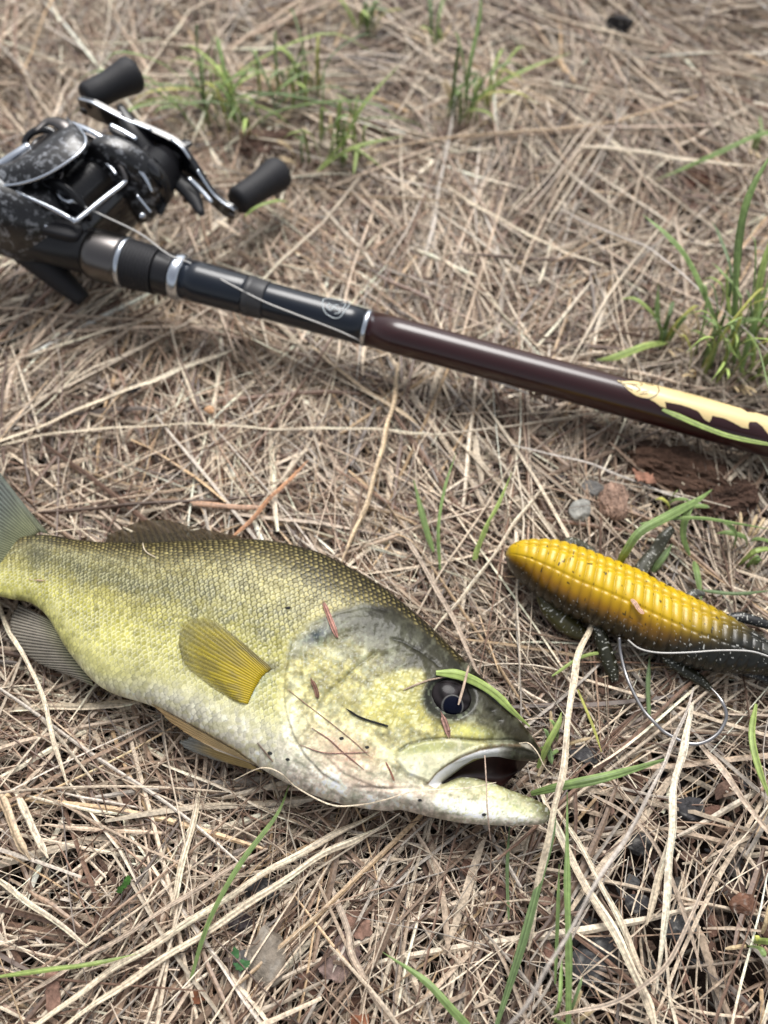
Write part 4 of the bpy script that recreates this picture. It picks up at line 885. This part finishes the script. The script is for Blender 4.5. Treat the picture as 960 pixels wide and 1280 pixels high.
STALKS = [
 ([(-20, 553, .5), (60, 526, .45), (140, 490, .5), (215, 462, .5), (290, 435, .4)], .26, PALE, 'long pale stalk slanting up from the left edge below the reel'),
 ([(-10, 556, .4), (100, 534, .5), (240, 528, .6), (350, 532, .6), (480, 535, .5), (560, 541, .4)], .13, PALE, 'long thin arching stalk across the straw above the fish'),
 ([(497, 450, .4), (490, 505, .6), (478, 560, .7), (455, 630, .6), (428, 698, .5)], .20, (.60, .45, .28), 'tan upright stalk standing between the rod and the back of the fish'),
 ([(288, 672, .5), (318, 644, .5), (345, 612, .6), (382, 573, .6)], .15, ORG, 'orange brown twig above the dorsal fin'),
 ([(238, 626, .4), (280, 628, .45), (326, 632, .4)], .24, (.50, .30, .19), 'short flat rusty stalk left of the orange twig'),
 ([(742, 770, .5), (727, 812, 1.2), (716, 862, 1.7), (703, 950, 2.3), (692, 1020, 2.2), (676, 1100, 1.4), (660, 1180, .5)], .25, PALE, 'pale spotted stalk standing just in front of the mouth of the fish'),
 ([(676, 985, .3), (712, 1062, .5), (760, 1150, .7), (800, 1230, .7), (826, 1290, .6)], .27, PALE, 'left one of two broad parallel stalks below the hook'),
 ([(700, 1010, .3), (735, 1075, .5), (775, 1150, .6), (812, 1225, .5)], .20, PALE, 'right and thinner one of two parallel stalks below the hook'),
 ([(864, 876, .6), (858, 925, .8), (848, 975, 1.0), (841, 1040, 1.0), (834, 1110, .9), (826, 1236, .5)], .25, (.72, .62, .47), 'straight whitish stalk running down from the hook'),
 ([(846, 1030, .7), (830, 1085, .7), (808, 1150, .5)], .22, PALE, 'short pale stalk leaning on the whitish stalk below the hook'),
 ([(866, 860, 1.0), (845, 925, 2.4), (815, 985, 3.6), (760, 1080, 4.8), (700, 1190, 5.2), (650, 1262, 5.0), (610, 1310, 4.6)], .11, GREY, 'grey stalk raised high above the others at bottom right, out of focus'),
 ([(30, 1290, .5), (140, 1214, .6), (250, 1140, .7), (370, 1070, .7), (470, 1012, .4)], .21, PALE, 'upper stalk of the long bundle below the belly of the fish'),
 ([(60, 1292, .5), (170, 1222, .6), (290, 1140, .8), (400, 1072, .8), (482, 1030, .5)], .23, PALE, 'lower stalk of the long bundle below the belly of the fish'),
 ([(10, 1260, .5), (110, 1192, .5), (220, 1128, .6), (330, 1060, .6)], .15, MIDC, 'thin brownish stalk on top edge of the long bundle at lower left'),
 ([(-5, 750, .5), (18, 800, .8), (37, 838, .9), (60, 905, .9), (82, 976, .6)], .17, PALE, 'thin pale stalk beside the anal fin'),
 ([(18, 886, .3), (90, 880, .4), (168, 876, .4)], .33, PALE, 'broad flat stalk under the belly near the anal fin'),
 ([(390, 432, .3), (440, 470, .45), (522, 528, .4)], .23, TAN, 'tan stalk end slanting down below the middle of the rod'),
 ([(722, 178, .4), (800, 186, .6), (870, 196, .7), (950, 206, .6)], .24, PALE, 'pale flat stalk over the dark hollow at upper right'),
 ([(640, 553, .5), (720, 573, .7), (780, 592, .7), (827, 610, .6), (886, 632, .5)], .10, GREY, 'long thin grey stalk below the maroon part of the rod'),
 ([(700, 262, .5), (760, 289, 1.2), (815, 314, 1.8), (869, 355, 2.0), (960, 440, 1.8), (1000, 480, 1.4)], .10, GREY, 'thin grey stalk passing in front of the green tuft at right'),
 ([(684, 604, .4), (640, 655, .6), (590, 730, .6), (544, 786, .5)], .13, PALE, 'thin straight stalk between the bait and the back of the fish'),
 ([(498, 640, .3), (522, 690, .5), (560, 762, .6), (605, 850, .4)], .19, MIDC, 'long brown stalk leading down to the eye of the fish'),
 ([(880, 930, .5), (904, 962, .8), (935, 1005, .9), (975, 1055, .8)], .28, MIDC, 'broad grey brown stalk at the right edge below the hook'),
 ([(-10, 1098, .4), (40, 1135, .6), (105, 1178, .5)], .19, PALE, 'pale stalk at the left edge above the green blade'),
 ([(-5, 990, .4), (14, 1030, .6), (33, 1066, .5)], .33, TAN, 'wide peeling tan stalk at left edge below the anal fin'),
 ([(22, 992, .4), (38, 1030, .55), (57, 1066, .5)], .25, PALE, 'pale stalk right beside the wide peeling one at left edge'),
 ([(246, 988, .3), (236, 1045, .6), (224, 1100, .6), (213, 1138, .5)], .20, PALE, 'stalk pointing down from the belly over the bundle'),
 ([(415, 1105, .3), (435, 1160, .4), (440, 1190, .4), (458, 1230, .3)], .22, MIDC, 'bent stalk beside the brown leaf at bottom'),
 ([(740, 990, .3), (800, 1030, .4), (850, 1120, .4), (880, 1210, .3)], .13, MIDC, 'dark thin stalk right of the whitish stalk'),
 ([(150, 130, .3), (200, 60, .5), (235, 10, .4)], .16, PALE, 'blurred stalk behind the upper handle knob'),
 ([(560, 230, .3), (660, 290, .6), (760, 330, .4)], .14, PALE, 'blurred pale stalk lying beyond the middle of the rod'),
 ([(930, 1010, .4), (880, 1110, 1.0), (850, 1180, 1.2), (790, 1240, 1.0), (690, 1275, .8)], .13, MIDC, 'thin curved stalk arching over the gravel at bottom right'),
]
for pts, w_, c_, lab in STALKS: strip(pts, w_*.88, c_, M['straw'], 'straw_stalk', lab, 'straw stalk', K=44, group='large stalks lying on the litter', roll=.15, wob=.05, drop=.16 if max(p[2] for p in pts) < 1.1 else 0, streak=.34, NP=9, taper=(.6, .35))
G1 = (.18, .26, .085); G2 = (.27, .35, .10); G3 = (.13, .19, .075); GY = (.40, .40, .10)
BLADES = [
 ([(545, 841, 2.6), (572, 843, 2.6), (599, 854, 2.4), (622, 870, 2.3), (640, 888, 2.1), (662, 908, 1.6)], .34, G2, 'green blade lying on the forehead of the fish over its eye', .2),
 ([(664, 992, 1.0), (700, 983, 1.7), (745, 974, 2.0), (790, 962, 1.8), (835, 948, 1.3)], .32, G1, 'green blade stretching right from the mouth of the fish', .15),
 ([(828, 512, 2.05), (850, 521, 2.1), (880, 534, 2.1), (915, 546, 2.1), (965, 556, 2.1), (1000, 560, 1.9)], .26, G2, 'green blade resting on the maroon rod under the fish print', .05),
 ([(710, 1310, .2), (711, 1200, 1.2), (709, 1100, 1.6), (709, 990, 1.2)], .22, G1, 'tall straight green blade below the chin of the fish', .1),
 ([(618, 1290, .2), (650, 1190, .9), (672, 1110, 1.3), (690, 1040, 1.4), (694, 1000, 1.2)], .26, G3, 'dark green blade leaning against the spotted stalk', .1),
 ([(694, 1230, .3), (697, 1150, .7), (699, 1080, .9)], .12, G1, 'narrow short green blade left of the tall straight one', .1),
 ([(636, 1150, .2), (634, 1090, .4), (637, 1030, .5)], .12, G3, 'small green blade under the lower jaw', .1),
 ([(600, 1300, .5), (565, 1262, .9), (530, 1225, .9), (478, 1190, .5)], .24, G1, 'green blade rising left from the bottom edge of the photo', .05),
 ([(238, 1225, .3), (262, 1150, .9), (300, 1080, 1.2), (345, 1020, 1.0), (362, 980, .7)], .17, G1, 'long green blade crossing the stalk bundle below the pelvic fins', .1),
 ([(-10, 1222, .6), (60, 1212, .8), (120, 1204, .8), (172, 1192, .5)], .15, G2, 'green blade at the left edge near the bottom', .05),
 ([(945, 880, .5), (940, 920, .9), (950, 965, 1.0), (972, 1020, .8)], .24, G2, 'green blade at right edge beside the hook', .1),
 ([(542, 690, .4), (531, 655, .7), (517, 600, 1.1)], .24, G1, 'blunt green blade above the back of the fish', .9),
 ([(550, 712, .3), (548, 660, .9), (556, 610, 1.3), (570, 566, 1.5)], .14, G1, 'slender green blade right of the blunt one', .1),
 ([(595, 700, .3), (604, 665, .8), (622, 632, 1.1), (640, 590, 1.3)], .15, G2, 'slender green blade left of the bait', .1),
 ([(592, 700, .3), (600, 678, .5), (612, 655, .7)], .22, G2, 'short wide green blade left of the bait', .2),
 ([(770, 712, .6), (782, 690, 1.4), (800, 665, 1.9), (835, 645, 1.8), (872, 625, 1.3), (890, 612, 1.0)], .36, G1, 'wide green blade arching up behind the yellow bait', .2),
 ([(800, 655, 1.4), (840, 648, 1.5), (880, 648, 1.4), (925, 655, 1.1), (965, 662, .8)], .16, G1, 'green blade running right from behind the bait', .1),
 ([(862, 694, .4), (854, 670, .9), (858, 645, 1.3), (872, 622, 1.4)], .28, G1, 'upright green blade behind the bait', .3),
 ([(868, 702, .4), (872, 720, .6), (877, 752, .5)], .24, G1, 'short drooping green blade above the tail of the bait', .4),
 ([(878, 738, .3), (920, 742, .5), (965, 738, .5)], .17, G3, 'flat dark green blade at right edge above the bait', .1),
 ([(815, 715, .3), (828, 698, .6), (840, 680, .6)], .30, G3, 'small dark green blade tucked behind the bait', .3),
 ([(690, 845, .4), (730, 820, .5), (770, 815, .4)], .13, G2, 'thin green blade under the bait near the eye of the fish', .1),
 ([(672, 960, .3), (685, 930, .9), (698, 905, 1.1), (702, 890, 1.0)], .22, G2, 'green blade just beyond the snout of the fish', .1),
 ([(812, 900, .3), (810, 860, .4), (812, 820, .5)], .17, G3, 'green blade between the legs of the bait', .4),
 ([(306, 270, 2.3), (322, 258, 2.5), (345, 251, 2.4), (360, 252, 2.2)], .2, G2, 'small green blade against the lower handle knob', .1),
 ([(722, 862, .3), (740, 905, .5), (752, 940, .4)], .11, GY, 'yellowish thin blade between the fish and the hook', .2),
 ([(140, 150, .4), (180, 128, 1.0), (215, 122, 1.2), (245, 126, .9)], .2, G2, 'blurred green blade beside the upper handle knob', .1),
]
for pts, w_, c_, lab, tp in BLADES: strip(pts, w_*.85, c_, M['grass'], 'grass_shoot', lab, 'grass blade', K=34, fold=.45, taper=(.5, min(tp, .15)), var=.10, group='single green blades', streak=.26, NP=9)
def tuft(u, v, n, hmin, hmax, lean, label, wd=(.10, .22), spread=.6, fixed=(), group='green grass tufts', ln0=None, yel=.3):
    base = P(u, v, -.2); e = empty('grass_tuft', base*[1, 1, 0], label, 'grass tuft', group)
    for k in range(n):
        a = rng.uniform(0, 2*math.pi); r = spread*math.sqrt(rng.random()); b0 = base+np.array([math.cos(a)*r, math.sin(a)*r*.7, 0])
        h = rng.uniform(hmin, hmax); ln = lean*rng.normal(0, 1)+(ln0 or 0); ly = rng.normal(.1, .35)
        top_ = b0+np.array([ln*h, ly*h, h*rng.uniform(.55, 1)]); md = b0+np.array([ln*h*.35, ly*h*.35, h*.62]); tip = top_+np.array([ln*h*.4, ly*h*.3, -h*.12*abs(ln)*2])
        c_ = np.array(random.choice([G1, G2, G1, G3, GY if rng.random() < yel else G2]))*rng.uniform(.85, 1.3)
        strip([(u, v)], rng.uniform(*wd), c_, M['grass'], 'blade', parent=e, K=12, fold=.4, taper=(.6, .06), PTS=np.array([b0, md, top_, tip]))
    for pts, w_, c_ in fixed: strip(pts, w_, c_, M['grass'], 'blade', parent=e, K=22, fold=.4, taper=(.6, .08))
    for k in range(max(3, n//2)):                       # dead sheaths round the foot
        a = rng.uniform(0, 2*math.pi); h = rng.uniform(.5, 1.0)*hmin; b0 = base+np.array([math.cos(a), math.sin(a)*.7, 0])*spread
        strip([(u, v)], .12, (.50, .38, .22), M['straw'], 'dry_sheath', parent=e, K=7, PTS=np.array([b0, b0+np.array([math.cos(a)*.3, math.sin(a)*.3, h*.6]), b0+np.array([math.cos(a)*.8, math.sin(a)*.8, h*.9])]))
    return e
tuft(910, 455, 56, 1.6, 4.8, .22, 'large bright green tuft at the right edge beyond the rod', (.05, .13), 1.9,
     [([(918, 455, 0), (919, 380, 2.3), (924, 300, 4.3), (938, 240, 5.6), (975, 175, 6.6)], .30, G1), ([(912, 440, 0), (888, 385, 2.2), (860, 325, 3.4), (832, 292, 3.8), (803, 268, 3.9)], .26, G1),
      ([(985, 440, 0), (950, 400, 1.8), (905, 410, 1.5), (880, 405, 1.2)], .2, G1), ([(940, 460, 0), (950, 350, 2.8), (975, 270, 4.2)], .26, G2), ([(930, 470, 0), (912, 390, 1.7), (908, 330, 2.8)], .18, G2), ([(925, 468, 0), (938, 420, 1.2), (968, 330, 3.0)], .24, G1)])
tuft(828, 432, 7, .8, 2.2, .35, 'small tuft left of the large one with a blade bent towards the rod', (.10, .2), .35, [([(835, 428, 0), (808, 432, .8), (770, 446, .8), (745, 450, .5)], .3, G2), ([(830, 430, 0), (822, 395, 1.2), (823, 355, 2.0)], .2, G1)])
tuft(940, 190, 2, .8, 1.6, .3, 'few blades bending in from the right edge near the dark hollow', (.1, .2), .3, [([(1000, 160, 1.5), (950, 168, 1.8), (900, 190, 1.6), (860, 208, 1.0), (820, 225, .5)], .26, G1)])
tuft(290, 148, 40, 1.6, 3.8, .85, 'low spreading tuft right behind the reel handle', (.08, .17), 2.4)
tuft(372, 130, 20, 1.6, 3.8, .3, 'upright tuft in front of the bare brown patch', (.09, .18), 1.2)
tuft(455, 45, 7, 1.4, 2.6, .45, 'small yellow green tuft at top middle', (.12, .22), .5, yel=1.0)
tuft(415, 200, 22, 1.2, 3.4, .5, 'loose tuft below the bare patch with leaning blades', (.08, .18), 1.7, [([(400, 210, 0), (430, 175, 1.2), (455, 130, 2.3), (500, 80, 3.0)], .2, G2), ([(395, 215, 0), (440, 185, 1.0), (505, 170, 1.2)], .22, G2)])
tuft(585, 150, 18, 1.6, 4.2, .35, 'tall blurred tuft at top middle', (.09, .19), 1.2, [([(578, 150, 0), (600, 120, 1.2), (650, 90, 2.0), (715, 65, 2.2)], .26, G2), ([(582, 150, 0), (585, 95, 2.2), (600, 20, 3.8), (600, -20, 4.5)], .17, G1)])
tuft(545, 60, 4, 1.0, 2.6, .35, 'thin tuft near the top edge left of the tall one', (.12, .2), .5)
tuft(925, 690, 7, .5, 1.6, .5, 'small tuft between the rod and the tail of the bait', (.12, .2), .9)
tuft(850, 640, 5, .4, 1.3, .6, 'sparse tuft beside the rotten wood', (.10, .18), .7)
tuft(700, 1290, 6, .8, 1.8, .25, 'sparse tuft at the bottom edge right of centre', (.08, .15), .5)
tuft(950, 1180, 4, .5, 1.4, .3, 'yellowish tuft at the right edge near the bottom', (.12, .2), .4, yel=1.0)
tuft(690, 935, 6, .6, 1.4, .35, 'small tuft beyond the snout of the fish', (.09, .17), .4)
def rock(u, v, r, col, label, sq=(1.2, .9, .6), z=.0, rot=0, cat='stone', name='stone', seed=1, m='stone', rugged=.22):
    bm = bmesh.new(); bmesh.ops.create_icosphere(bm, subdivisions=4, radius=1); V = np.array([q.co[:] for q in bm.verts]); F = [tuple(q.index for q in f.verts) for f in bm.faces]; bm.free()
    rr = np.random.default_rng(seed)
    for _ in range(9):                                # planar facets
        nn = unit(rr.normal(0, 1, 3)); d = rr.uniform(.62, .85); k = V@nn; V = V-np.maximum(k-d, 0)[:, None]*nn
    V = V*(1+rugged*(fbm(V[:, 0]*2+V[:, 2]*1.3+seed, V[:, 1]*2+V[:, 2], 4, seed)-.5))[:, None]
    V = V*r*np.array(sq); ca, sa = math.cos(rot), math.sin(rot); V = np.stack([V[:, 0]*ca-V[:, 1]*sa, V[:, 0]*sa+V[:, 1]*ca, V[:, 2]], -1)
    sp = fbm(V[:, 0]*4/r+V[:, 2], V[:, 1]*4/r, 3, seed+3); c = np.array(col)*(.6+.8*sp)[:, None]; c = c*np.array([1.04, .99, .93]); c = c*(1-.35*sst(.62, .7, sp)[:, None])+.35*sst(.62, .7, sp)[:, None]*np.array([.4, .38, .34])*.8
    o = obj(name, V+P(u, v, z-(.14 if col[0] < .1 and v > 500 else 0)), F, M[m], None, c, smooth=False); tag(o, label, cat); return o
rock(727, 637, .48, (.30, .31, .30), 'light grey stone above the bait', z=.15, seed=2, rot=.9)
rock(697, 597, .40, (.045, .047, .055), 'dark slate chip left of the light grey stone', z=.1, seed=3)
rock(738, 612, .45, (.12, .12, .12), 'mid grey stone half hidden behind the light grey one', z=.0, seed=4)
rock(334, 1192, .85, (.21, .185, .155), 'flat brownish grey stone in the straw at bottom', (.75, 1.15, .4), z=.0, seed=5)
rock(308, 1200, .33, (.10, .10, .105), 'small dark stone left of the flat brownish one', z=.05, seed=6)
rock(327, 1115, .45, (.03, .03, .033), 'black stone above the flat brownish one', z=.0, seed=7)
rock(303, 1152, .38, (.045, .035, .04), 'dark purplish stone between the bundle and the flat stone', z=-.05, seed=8)
rock(742, 1200, .72, (.055, .057, .062), 'dark slate piece with pale specks at bottom right', (1.2, .9, .45), z=-.1, seed=9, rot=.5)
rock(730, 945, .42, (.04, .04, .045), 'dark stone between the fish mouth and the hook', z=.0, seed=10)
rock(800, 1055, .40, (.05, .05, .052), 'small dark stone left of the whitish stalk', z=-.1, seed=11)
rock(800, 1130, .42, (.035, .035, .04), 'black stone low under the parallel stalks', z=-.1, seed=12)
rock(848, 1160, .45, (.05, .052, .056), 'dark stone right of the whitish stalk', z=-.1, seed=13)
rock(862, 1010, .45, (.04, .04, .045), 'dark stone behind the whitish stalk', z=-.1, seed=14)
rock(775, 28, .62, (.018, .016, .018), 'black lump lying on the straw near the top edge', z=.5, seed=15)
rock(165, 485, .3, (.03, .03, .035), 'small dark stone left under the tilted pale stalk', z=.05, seed=16)
rock(262, 512, .2, (.50, .30, .17), 'tiny orange pebble among the straw below the foregrip', z=.35, seed=17)
rock(930, 1130, .42, (.15, .08, .055), 'reddish brown bark lump at the right edge', (1.1, .8, .5), z=.0, seed=18, cat='bark lump', name='bark_lump', m='bark')
# rotten wood and fibrous chunk
def chunk(name, c, L, Wd, Hh, rot, col, label, cat, seed, stri=16, am_=.75):
    n, m_ = 110, 110; x = np.linspace(-1, 1, n); a = np.linspace(0, 2*math.pi, m_, endpoint=False); X, A_ = np.meshgrid(x, a, indexing='ij')
    env = (1-np.abs(X)**4)**.5*.9+.1; g_ = am_*(fbm(A_*stri/6.28, X*1.4+seed, 3, seed)-.5)+am_*(fbm(A_*4+9, X*5, 4, seed+1)-.5)
    r = env*(1+g_); Y = np.cos(A_)*r*Wd; Z = np.sin(A_)*r*Hh; Xl = X*L*(1+.12*(hsh((A_*stri/6.28).astype(int), 3, seed)-.5)*np.abs(X))
    ca, sa = math.cos(rot), math.sin(rot); V = np.stack([Xl*ca-Y*sa, Xl*sa+Y*ca, Z], -1).reshape(-1, 3)+c
    cc_ = np.array(col)*(.35+1.3*fbm(A_*stri/4, X*2, 3, seed+2))[..., None]
    o = obj(name, V, [tuple(q) for q in grid_faces(n, m_, True).tolist()]+[tuple(range(m_-1, -1, -1)), tuple((n-1)*m_+k for k in range(m_))], M['bark'], None, np.clip(cc_, 0, .8).reshape(-1, 3), smooth=False); tag(o, label, cat)
chunk('wood_chunk', P(766, 628, .05), .78, .50, .42, 1.45, (.30, .20, .15), 'fibrous pinkish brown chunk of wood above the bait', 'wood chunk', 21, 22, .42)
chunk('rotten_wood', P(850, 592, -.15), 2.0, .95, .55, -.35, (.085, .048, .032), 'dark crumbling rotten wood under the maroon rod', 'rotten wood', 22, 20)
chunk('rotten_wood', P(905, 622, -.15), 1.3, .8, .45, .3, (.07, .04, .028), 'smaller rotten wood piece at right edge above the small tuft', 'rotten wood', 23, 20)
chunk('rotten_wood', P(330, 180, -.25), 1.5, .8, .35, .1, (.13, .08, .06), 'bare brown patch of soil in the tufts beyond the reel', 'rotten wood', 24, 20)  # low mound standing for bare soil, not wood
def leaf(poly, z, col, label, amp=.12, seed=1, name='dead_leaf', cat='dead leaf'):
    us = [p[0] for p in poly]; vs = [p[1] for p in poly]; st = 1.5; gu = np.arange(min(us)-2, max(us)+2, st); gv = np.arange(min(vs)-2, max(vs)+2, st); idx = {}; V = []; F = []; Q = []
    jit = lambda a, b: (a+3.5*(vn(np.array(a*.25), np.array(b*.25), seed)-.5), b+3.5*(vn(np.array(a*.25+50), np.array(b*.25), seed)-.5))
    def vid(i, j):
        if (i, j) not in idx:
            idx[(i, j)] = len(V); a, b = gu[i], gv[j]; V.append(P(float(a), float(b), z-.12+amp*2*(float(vn(np.array(a*.07), np.array(b*.07), seed+1))-.5)))
        return idx[(i, j)]
    cu, cv = np.meshgrid(gu[:-1], gv[:-1], indexing='ij'); ju, jvv = jit(cu, cv); ins = inpoly(ju, jvv, poly)
    for i in range(len(gu)-1):
        for j in range(len(gv)-1):
            if ins[i, j]: F.append((vid(i, j), vid(i, j+1), vid(i+1, j+1), vid(i+1, j)))
    V = np.array(V); n = len(V); F2 = F+[tuple(x+n for x in f[::-1]) for f in F]
    c = np.array(col)*np.array([.62, .66, .70])*(.5+1.0*fbm(V[:, 0]*6, V[:, 1]*6, 4, seed))[:, None]
    o = obj(name, np.vstack([V, V-[0, 0, .03]]), F2, M['bark'], None, np.vstack([c, c*.7])); tag(o, label, cat)
leaf([(425, 1165), (440, 1160), (450, 1190), (448, 1210), (425, 1228), (405, 1222), (395, 1205), (410, 1185)], .15, (.30, .20, .165), 'greyish brown dead leaf right of the flat stone', seed=3)
leaf([(430, 1140), (455, 1132), (465, 1165), (450, 1175), (438, 1168)], .2, (.36, .20, .14), 'pinkish dead leaf fragment above the greyish brown leaf', seed=4)
leaf([(238, 1240), (252, 1236), (257, 1250), (243, 1256)], .3, (.24, .085, .04), 'rusty leaf fragment at bottom left of the flat stone', seed=5)
leaf([(55, 1215), (72, 1210), (75, 1262), (58, 1275)], .25, (.36, .20, .14), 'long pinkish bark piece near the bottom left corner', seed=6)
leaf([(438, 1268), (460, 1268), (458, 1290), (436, 1290)], .3, (.32, .12, .06), 'orange brown leaf fragment at the bottom edge', seed=7)
leaf([(600, 1092), (625, 1085), (635, 1120), (608, 1130)], .05, (.18, .10, .08), 'dark brown leaf under the lower jaw', seed=8)
leaf([(850, 222), (862, 204), (884, 207), (900, 201), (925, 209), (905, 216), (896, 231), (872, 228), (856, 240)], -.05, (.09, .032, .018), 'dark red brown leaf in the hollow at upper right', seed=9)
leaf([(790, 585), (815, 592), (822, 605), (796, 600)], .8, (.40, .19, .12), 'reddish leaf flake leaning on the rotten wood', seed=10)
leaf([(740, 850), (770, 838), (780, 850), (752, 868)], .2, (.16, .09, .06), 'brown flake beneath the bait legs', seed=11)
leaf([(160, 1093), (148, 1108), (144, 1113), (150, 1116), (163, 1098)], .6, (.05, .13, .02), 'tiny green leaflet on the straw at lower left', amp=.05, seed=12, name='green_leaflet', cat='leaflet')
leaf([(287, 1190), (293, 1182), (298, 1186), (297, 1196), (291, 1199)], .55, (.06, .15, .05), 'upper round green leaflet beside the flat stone', amp=.04, seed=13, name='green_leaflet', cat='leaflet')
leaf([(292, 1203), (301, 1198), (311, 1202), (311, 1209), (300, 1213), (293, 1210)], .55, (.07, .17, .06), 'lower round green leaflet beside the flat stone', amp=.04, seed=14, name='green_leaflet', cat='leaflet')

# ================================================================== DEBRIS ON THE FISH
def on_fish(pts, w, col, name, label, cat, lift=.05, K=20, m='straw', taper=(.5, .4)):
    p = cr(np.array([(a, b) for a, b in pts], float), K); Q = np.array([fish_hit(a, b, lift)[0] for a, b in p])
    for _ in range(3): Q[1:-1] = .5*Q[1:-1]+.25*(Q[:-2]+Q[2:])
    strip([(pts[0][0], 0)], w*(.8 if m == 'bark' else 1), col, M[m], name, label, cat, K=K, PTS=Q, taper=taper, fold=.5, wob=.012 if m == 'bark' and w > .1 else 0, streak=.5, NP=9)
on_fish([(154, 659), (176, 668), (210, 668), (249, 661)], .09, PALE, 'straw_fragment', 'pale curved straw lying over the dorsal fin', 'straw')
on_fish([(178, 677), (182, 690), (195, 698)], .04, PALE, 'straw_fragment', 'small curled fibre below the dorsal fin', 'straw')
on_fish([(60, 666), (90, 662), (118, 661)], .04, PALE, 'straw_fragment', 'thin fibre by the top of the tail', 'straw')
on_fish([(36, 724), (48, 726), (60, 726)], .13, (.45, .32, .22), 'straw_fragment', 'stubby brown bit stuck to the tail stalk', 'straw', taper=(1.2, 1.2))
on_fish([(405, 754), (412, 772), (420, 794)], .20, (.36, .19, .15), 'bark_sliver', 'pinkish bark sliver behind the head of the fish', 'bark sliver', m='bark', taper=(.6, .6))
on_fish([(389, 850), (394, 860), (397, 873)], .17, (.16, .085, .06), 'bark_crumb', 'dark crumb stuck on the gill cover', 'bark crumb', m='bark', taper=(.2, .6))
on_fish([(432, 886), (452, 898), (485, 908)], .09, (.02, .02, .018), 'black_twig', 'short black twig on the cheek of the fish', 'twig', m='bark', taper=(.2, .8))
on_fish([(360, 862), (385, 882), (415, 905), (440, 925), (462, 945)], .028, (.28, .16, .11), 'plant_fibre', 'hair thin brown fibre crossing the gill cover', 'fibre', lift=.03)
on_fish([(376, 931), (405, 941), (440, 941), (462, 940)], .03, (.24, .12, .09), 'plant_fibre', 'level brown fibre on the throat of the fish', 'fibre', lift=.03)
on_fish([(390, 910), (412, 925), (428, 940), (455, 962)], .035, (.22, .11, .08), 'plant_fibre', 'dark reddish fibre slanting over the lower gill cover', 'fibre', lift=.03)
on_fish([(322, 928), (332, 940), (342, 952)], .05, (.16, .11, .08), 'plant_fibre', 'short dark fibre on the belly near the pelvic fins', 'fibre', lift=.03)
on_fish([(482, 952), (488, 964), (493, 976)], .05, (.30, .12, .08), 'plant_fibre', 'short red brown fibre at the corner of the jaw', 'fibre', lift=.03)
on_fish([(552, 897), (556, 905), (560, 918)], .24, (.26, .15, .12), 'bark_crumb', 'brown pink crumb just below the eye', 'bark crumb', m='bark', taper=(.5, .3), K=8)
on_fish([(504, 863), (528, 853), (553, 846), (573, 843)], .055, (.34, .25, .18), 'straw_fragment', 'brown stem lying behind the eye of the fish', 'straw', lift=.04)
strip([(586, 832, 2.9), (580, 856, 2.75), (573, 881, 2.7)], .07, (.50, .37, .27), M['straw'], 'straw_fragment', 'tan stem standing across the eye of the fish', 'straw', K=10)
strip([(292, 975, .9), (326, 960, 2.3), (350, 966, 2.5), (372, 985, 2.0), (414, 1006, 1.9), (450, 1006, 1.9), (480, 1000, 2.3), (519, 989, 2.6), (560, 987, 2.5), (590, 984, 2.45), (620, 978, 2.3)], .038, PALE, M['straw'], 'plant_fibre', 'long pale fibre sweeping along the belly and lower jaw', 'fibre', K=60)
strip([(606, 944, 2.35), (608, 980, 2.5), (609, 1010, 2.4), (613, 1050, 1.6)], .04, (.45, .32, .24), M['straw'], 'plant_fibre', 'thin upright fibre across the open mouth', 'fibre', K=14)
strip([(649, 929, 2.2), (661, 929, 2.4), (672, 941, 2.4), (680, 957, 2.2), (688, 966, 1.9), (698, 973, 1.5)], .035, PALE, M['straw'], 'plant_fibre', 'curled pale fibre on the upper lip', 'fibre', K=24)
strip([(787, 783, 1.9), (794, 790, 2.0), (803, 794, 1.95), (806, 799, 1.9)], .16, (.50, .30, .20), M['straw'], 'straw_fragment', 'brown pink crumb on the ridge of the yellow bait', 'straw', K=8, taper=(.4, .4), PTS=PS([(789, 749, 2.02), (794, 754, 2.05), (799, 762, 2.03), (805, 767, 1.98)]))
for (a, b), w_, lab in (((338, 941), .06, 'black speck on the belly nearest the pelvic fins'), ((360, 949), .05, 'black speck on the belly just below the gill cover edge'), ((427, 923), .05, 'black speck on the lower gill cover'), ((459, 934), .045, 'black speck under the black twig near the mouth corner'), ((605, 1018), .05, 'black speck on the lower jaw below the open mouth'), ((360, 760), .055, 'black speck on the flank above the pectoral fin'), ((525, 1000), .045, 'black speck at the hinge of the lower jaw')):
    q, nn = fish_hit(a, b, .0); V, F = quad_blob(q, (np.array([1., 0, 0]), np.array([0, 1., 0]), np.array([0, 0, 1.])), (w_*1.5, w_*.9, w_*.5), n=7, m=9); V = V*(1)+.012*(hsh(np.arange(len(V)), 4, 4)-.5)[:, None]
    tag(obj('soil_speck', V, F, M['bark'], None, np.full((len(V), 3), .03)), lab, 'soil speck', 'soil specks on the fish')
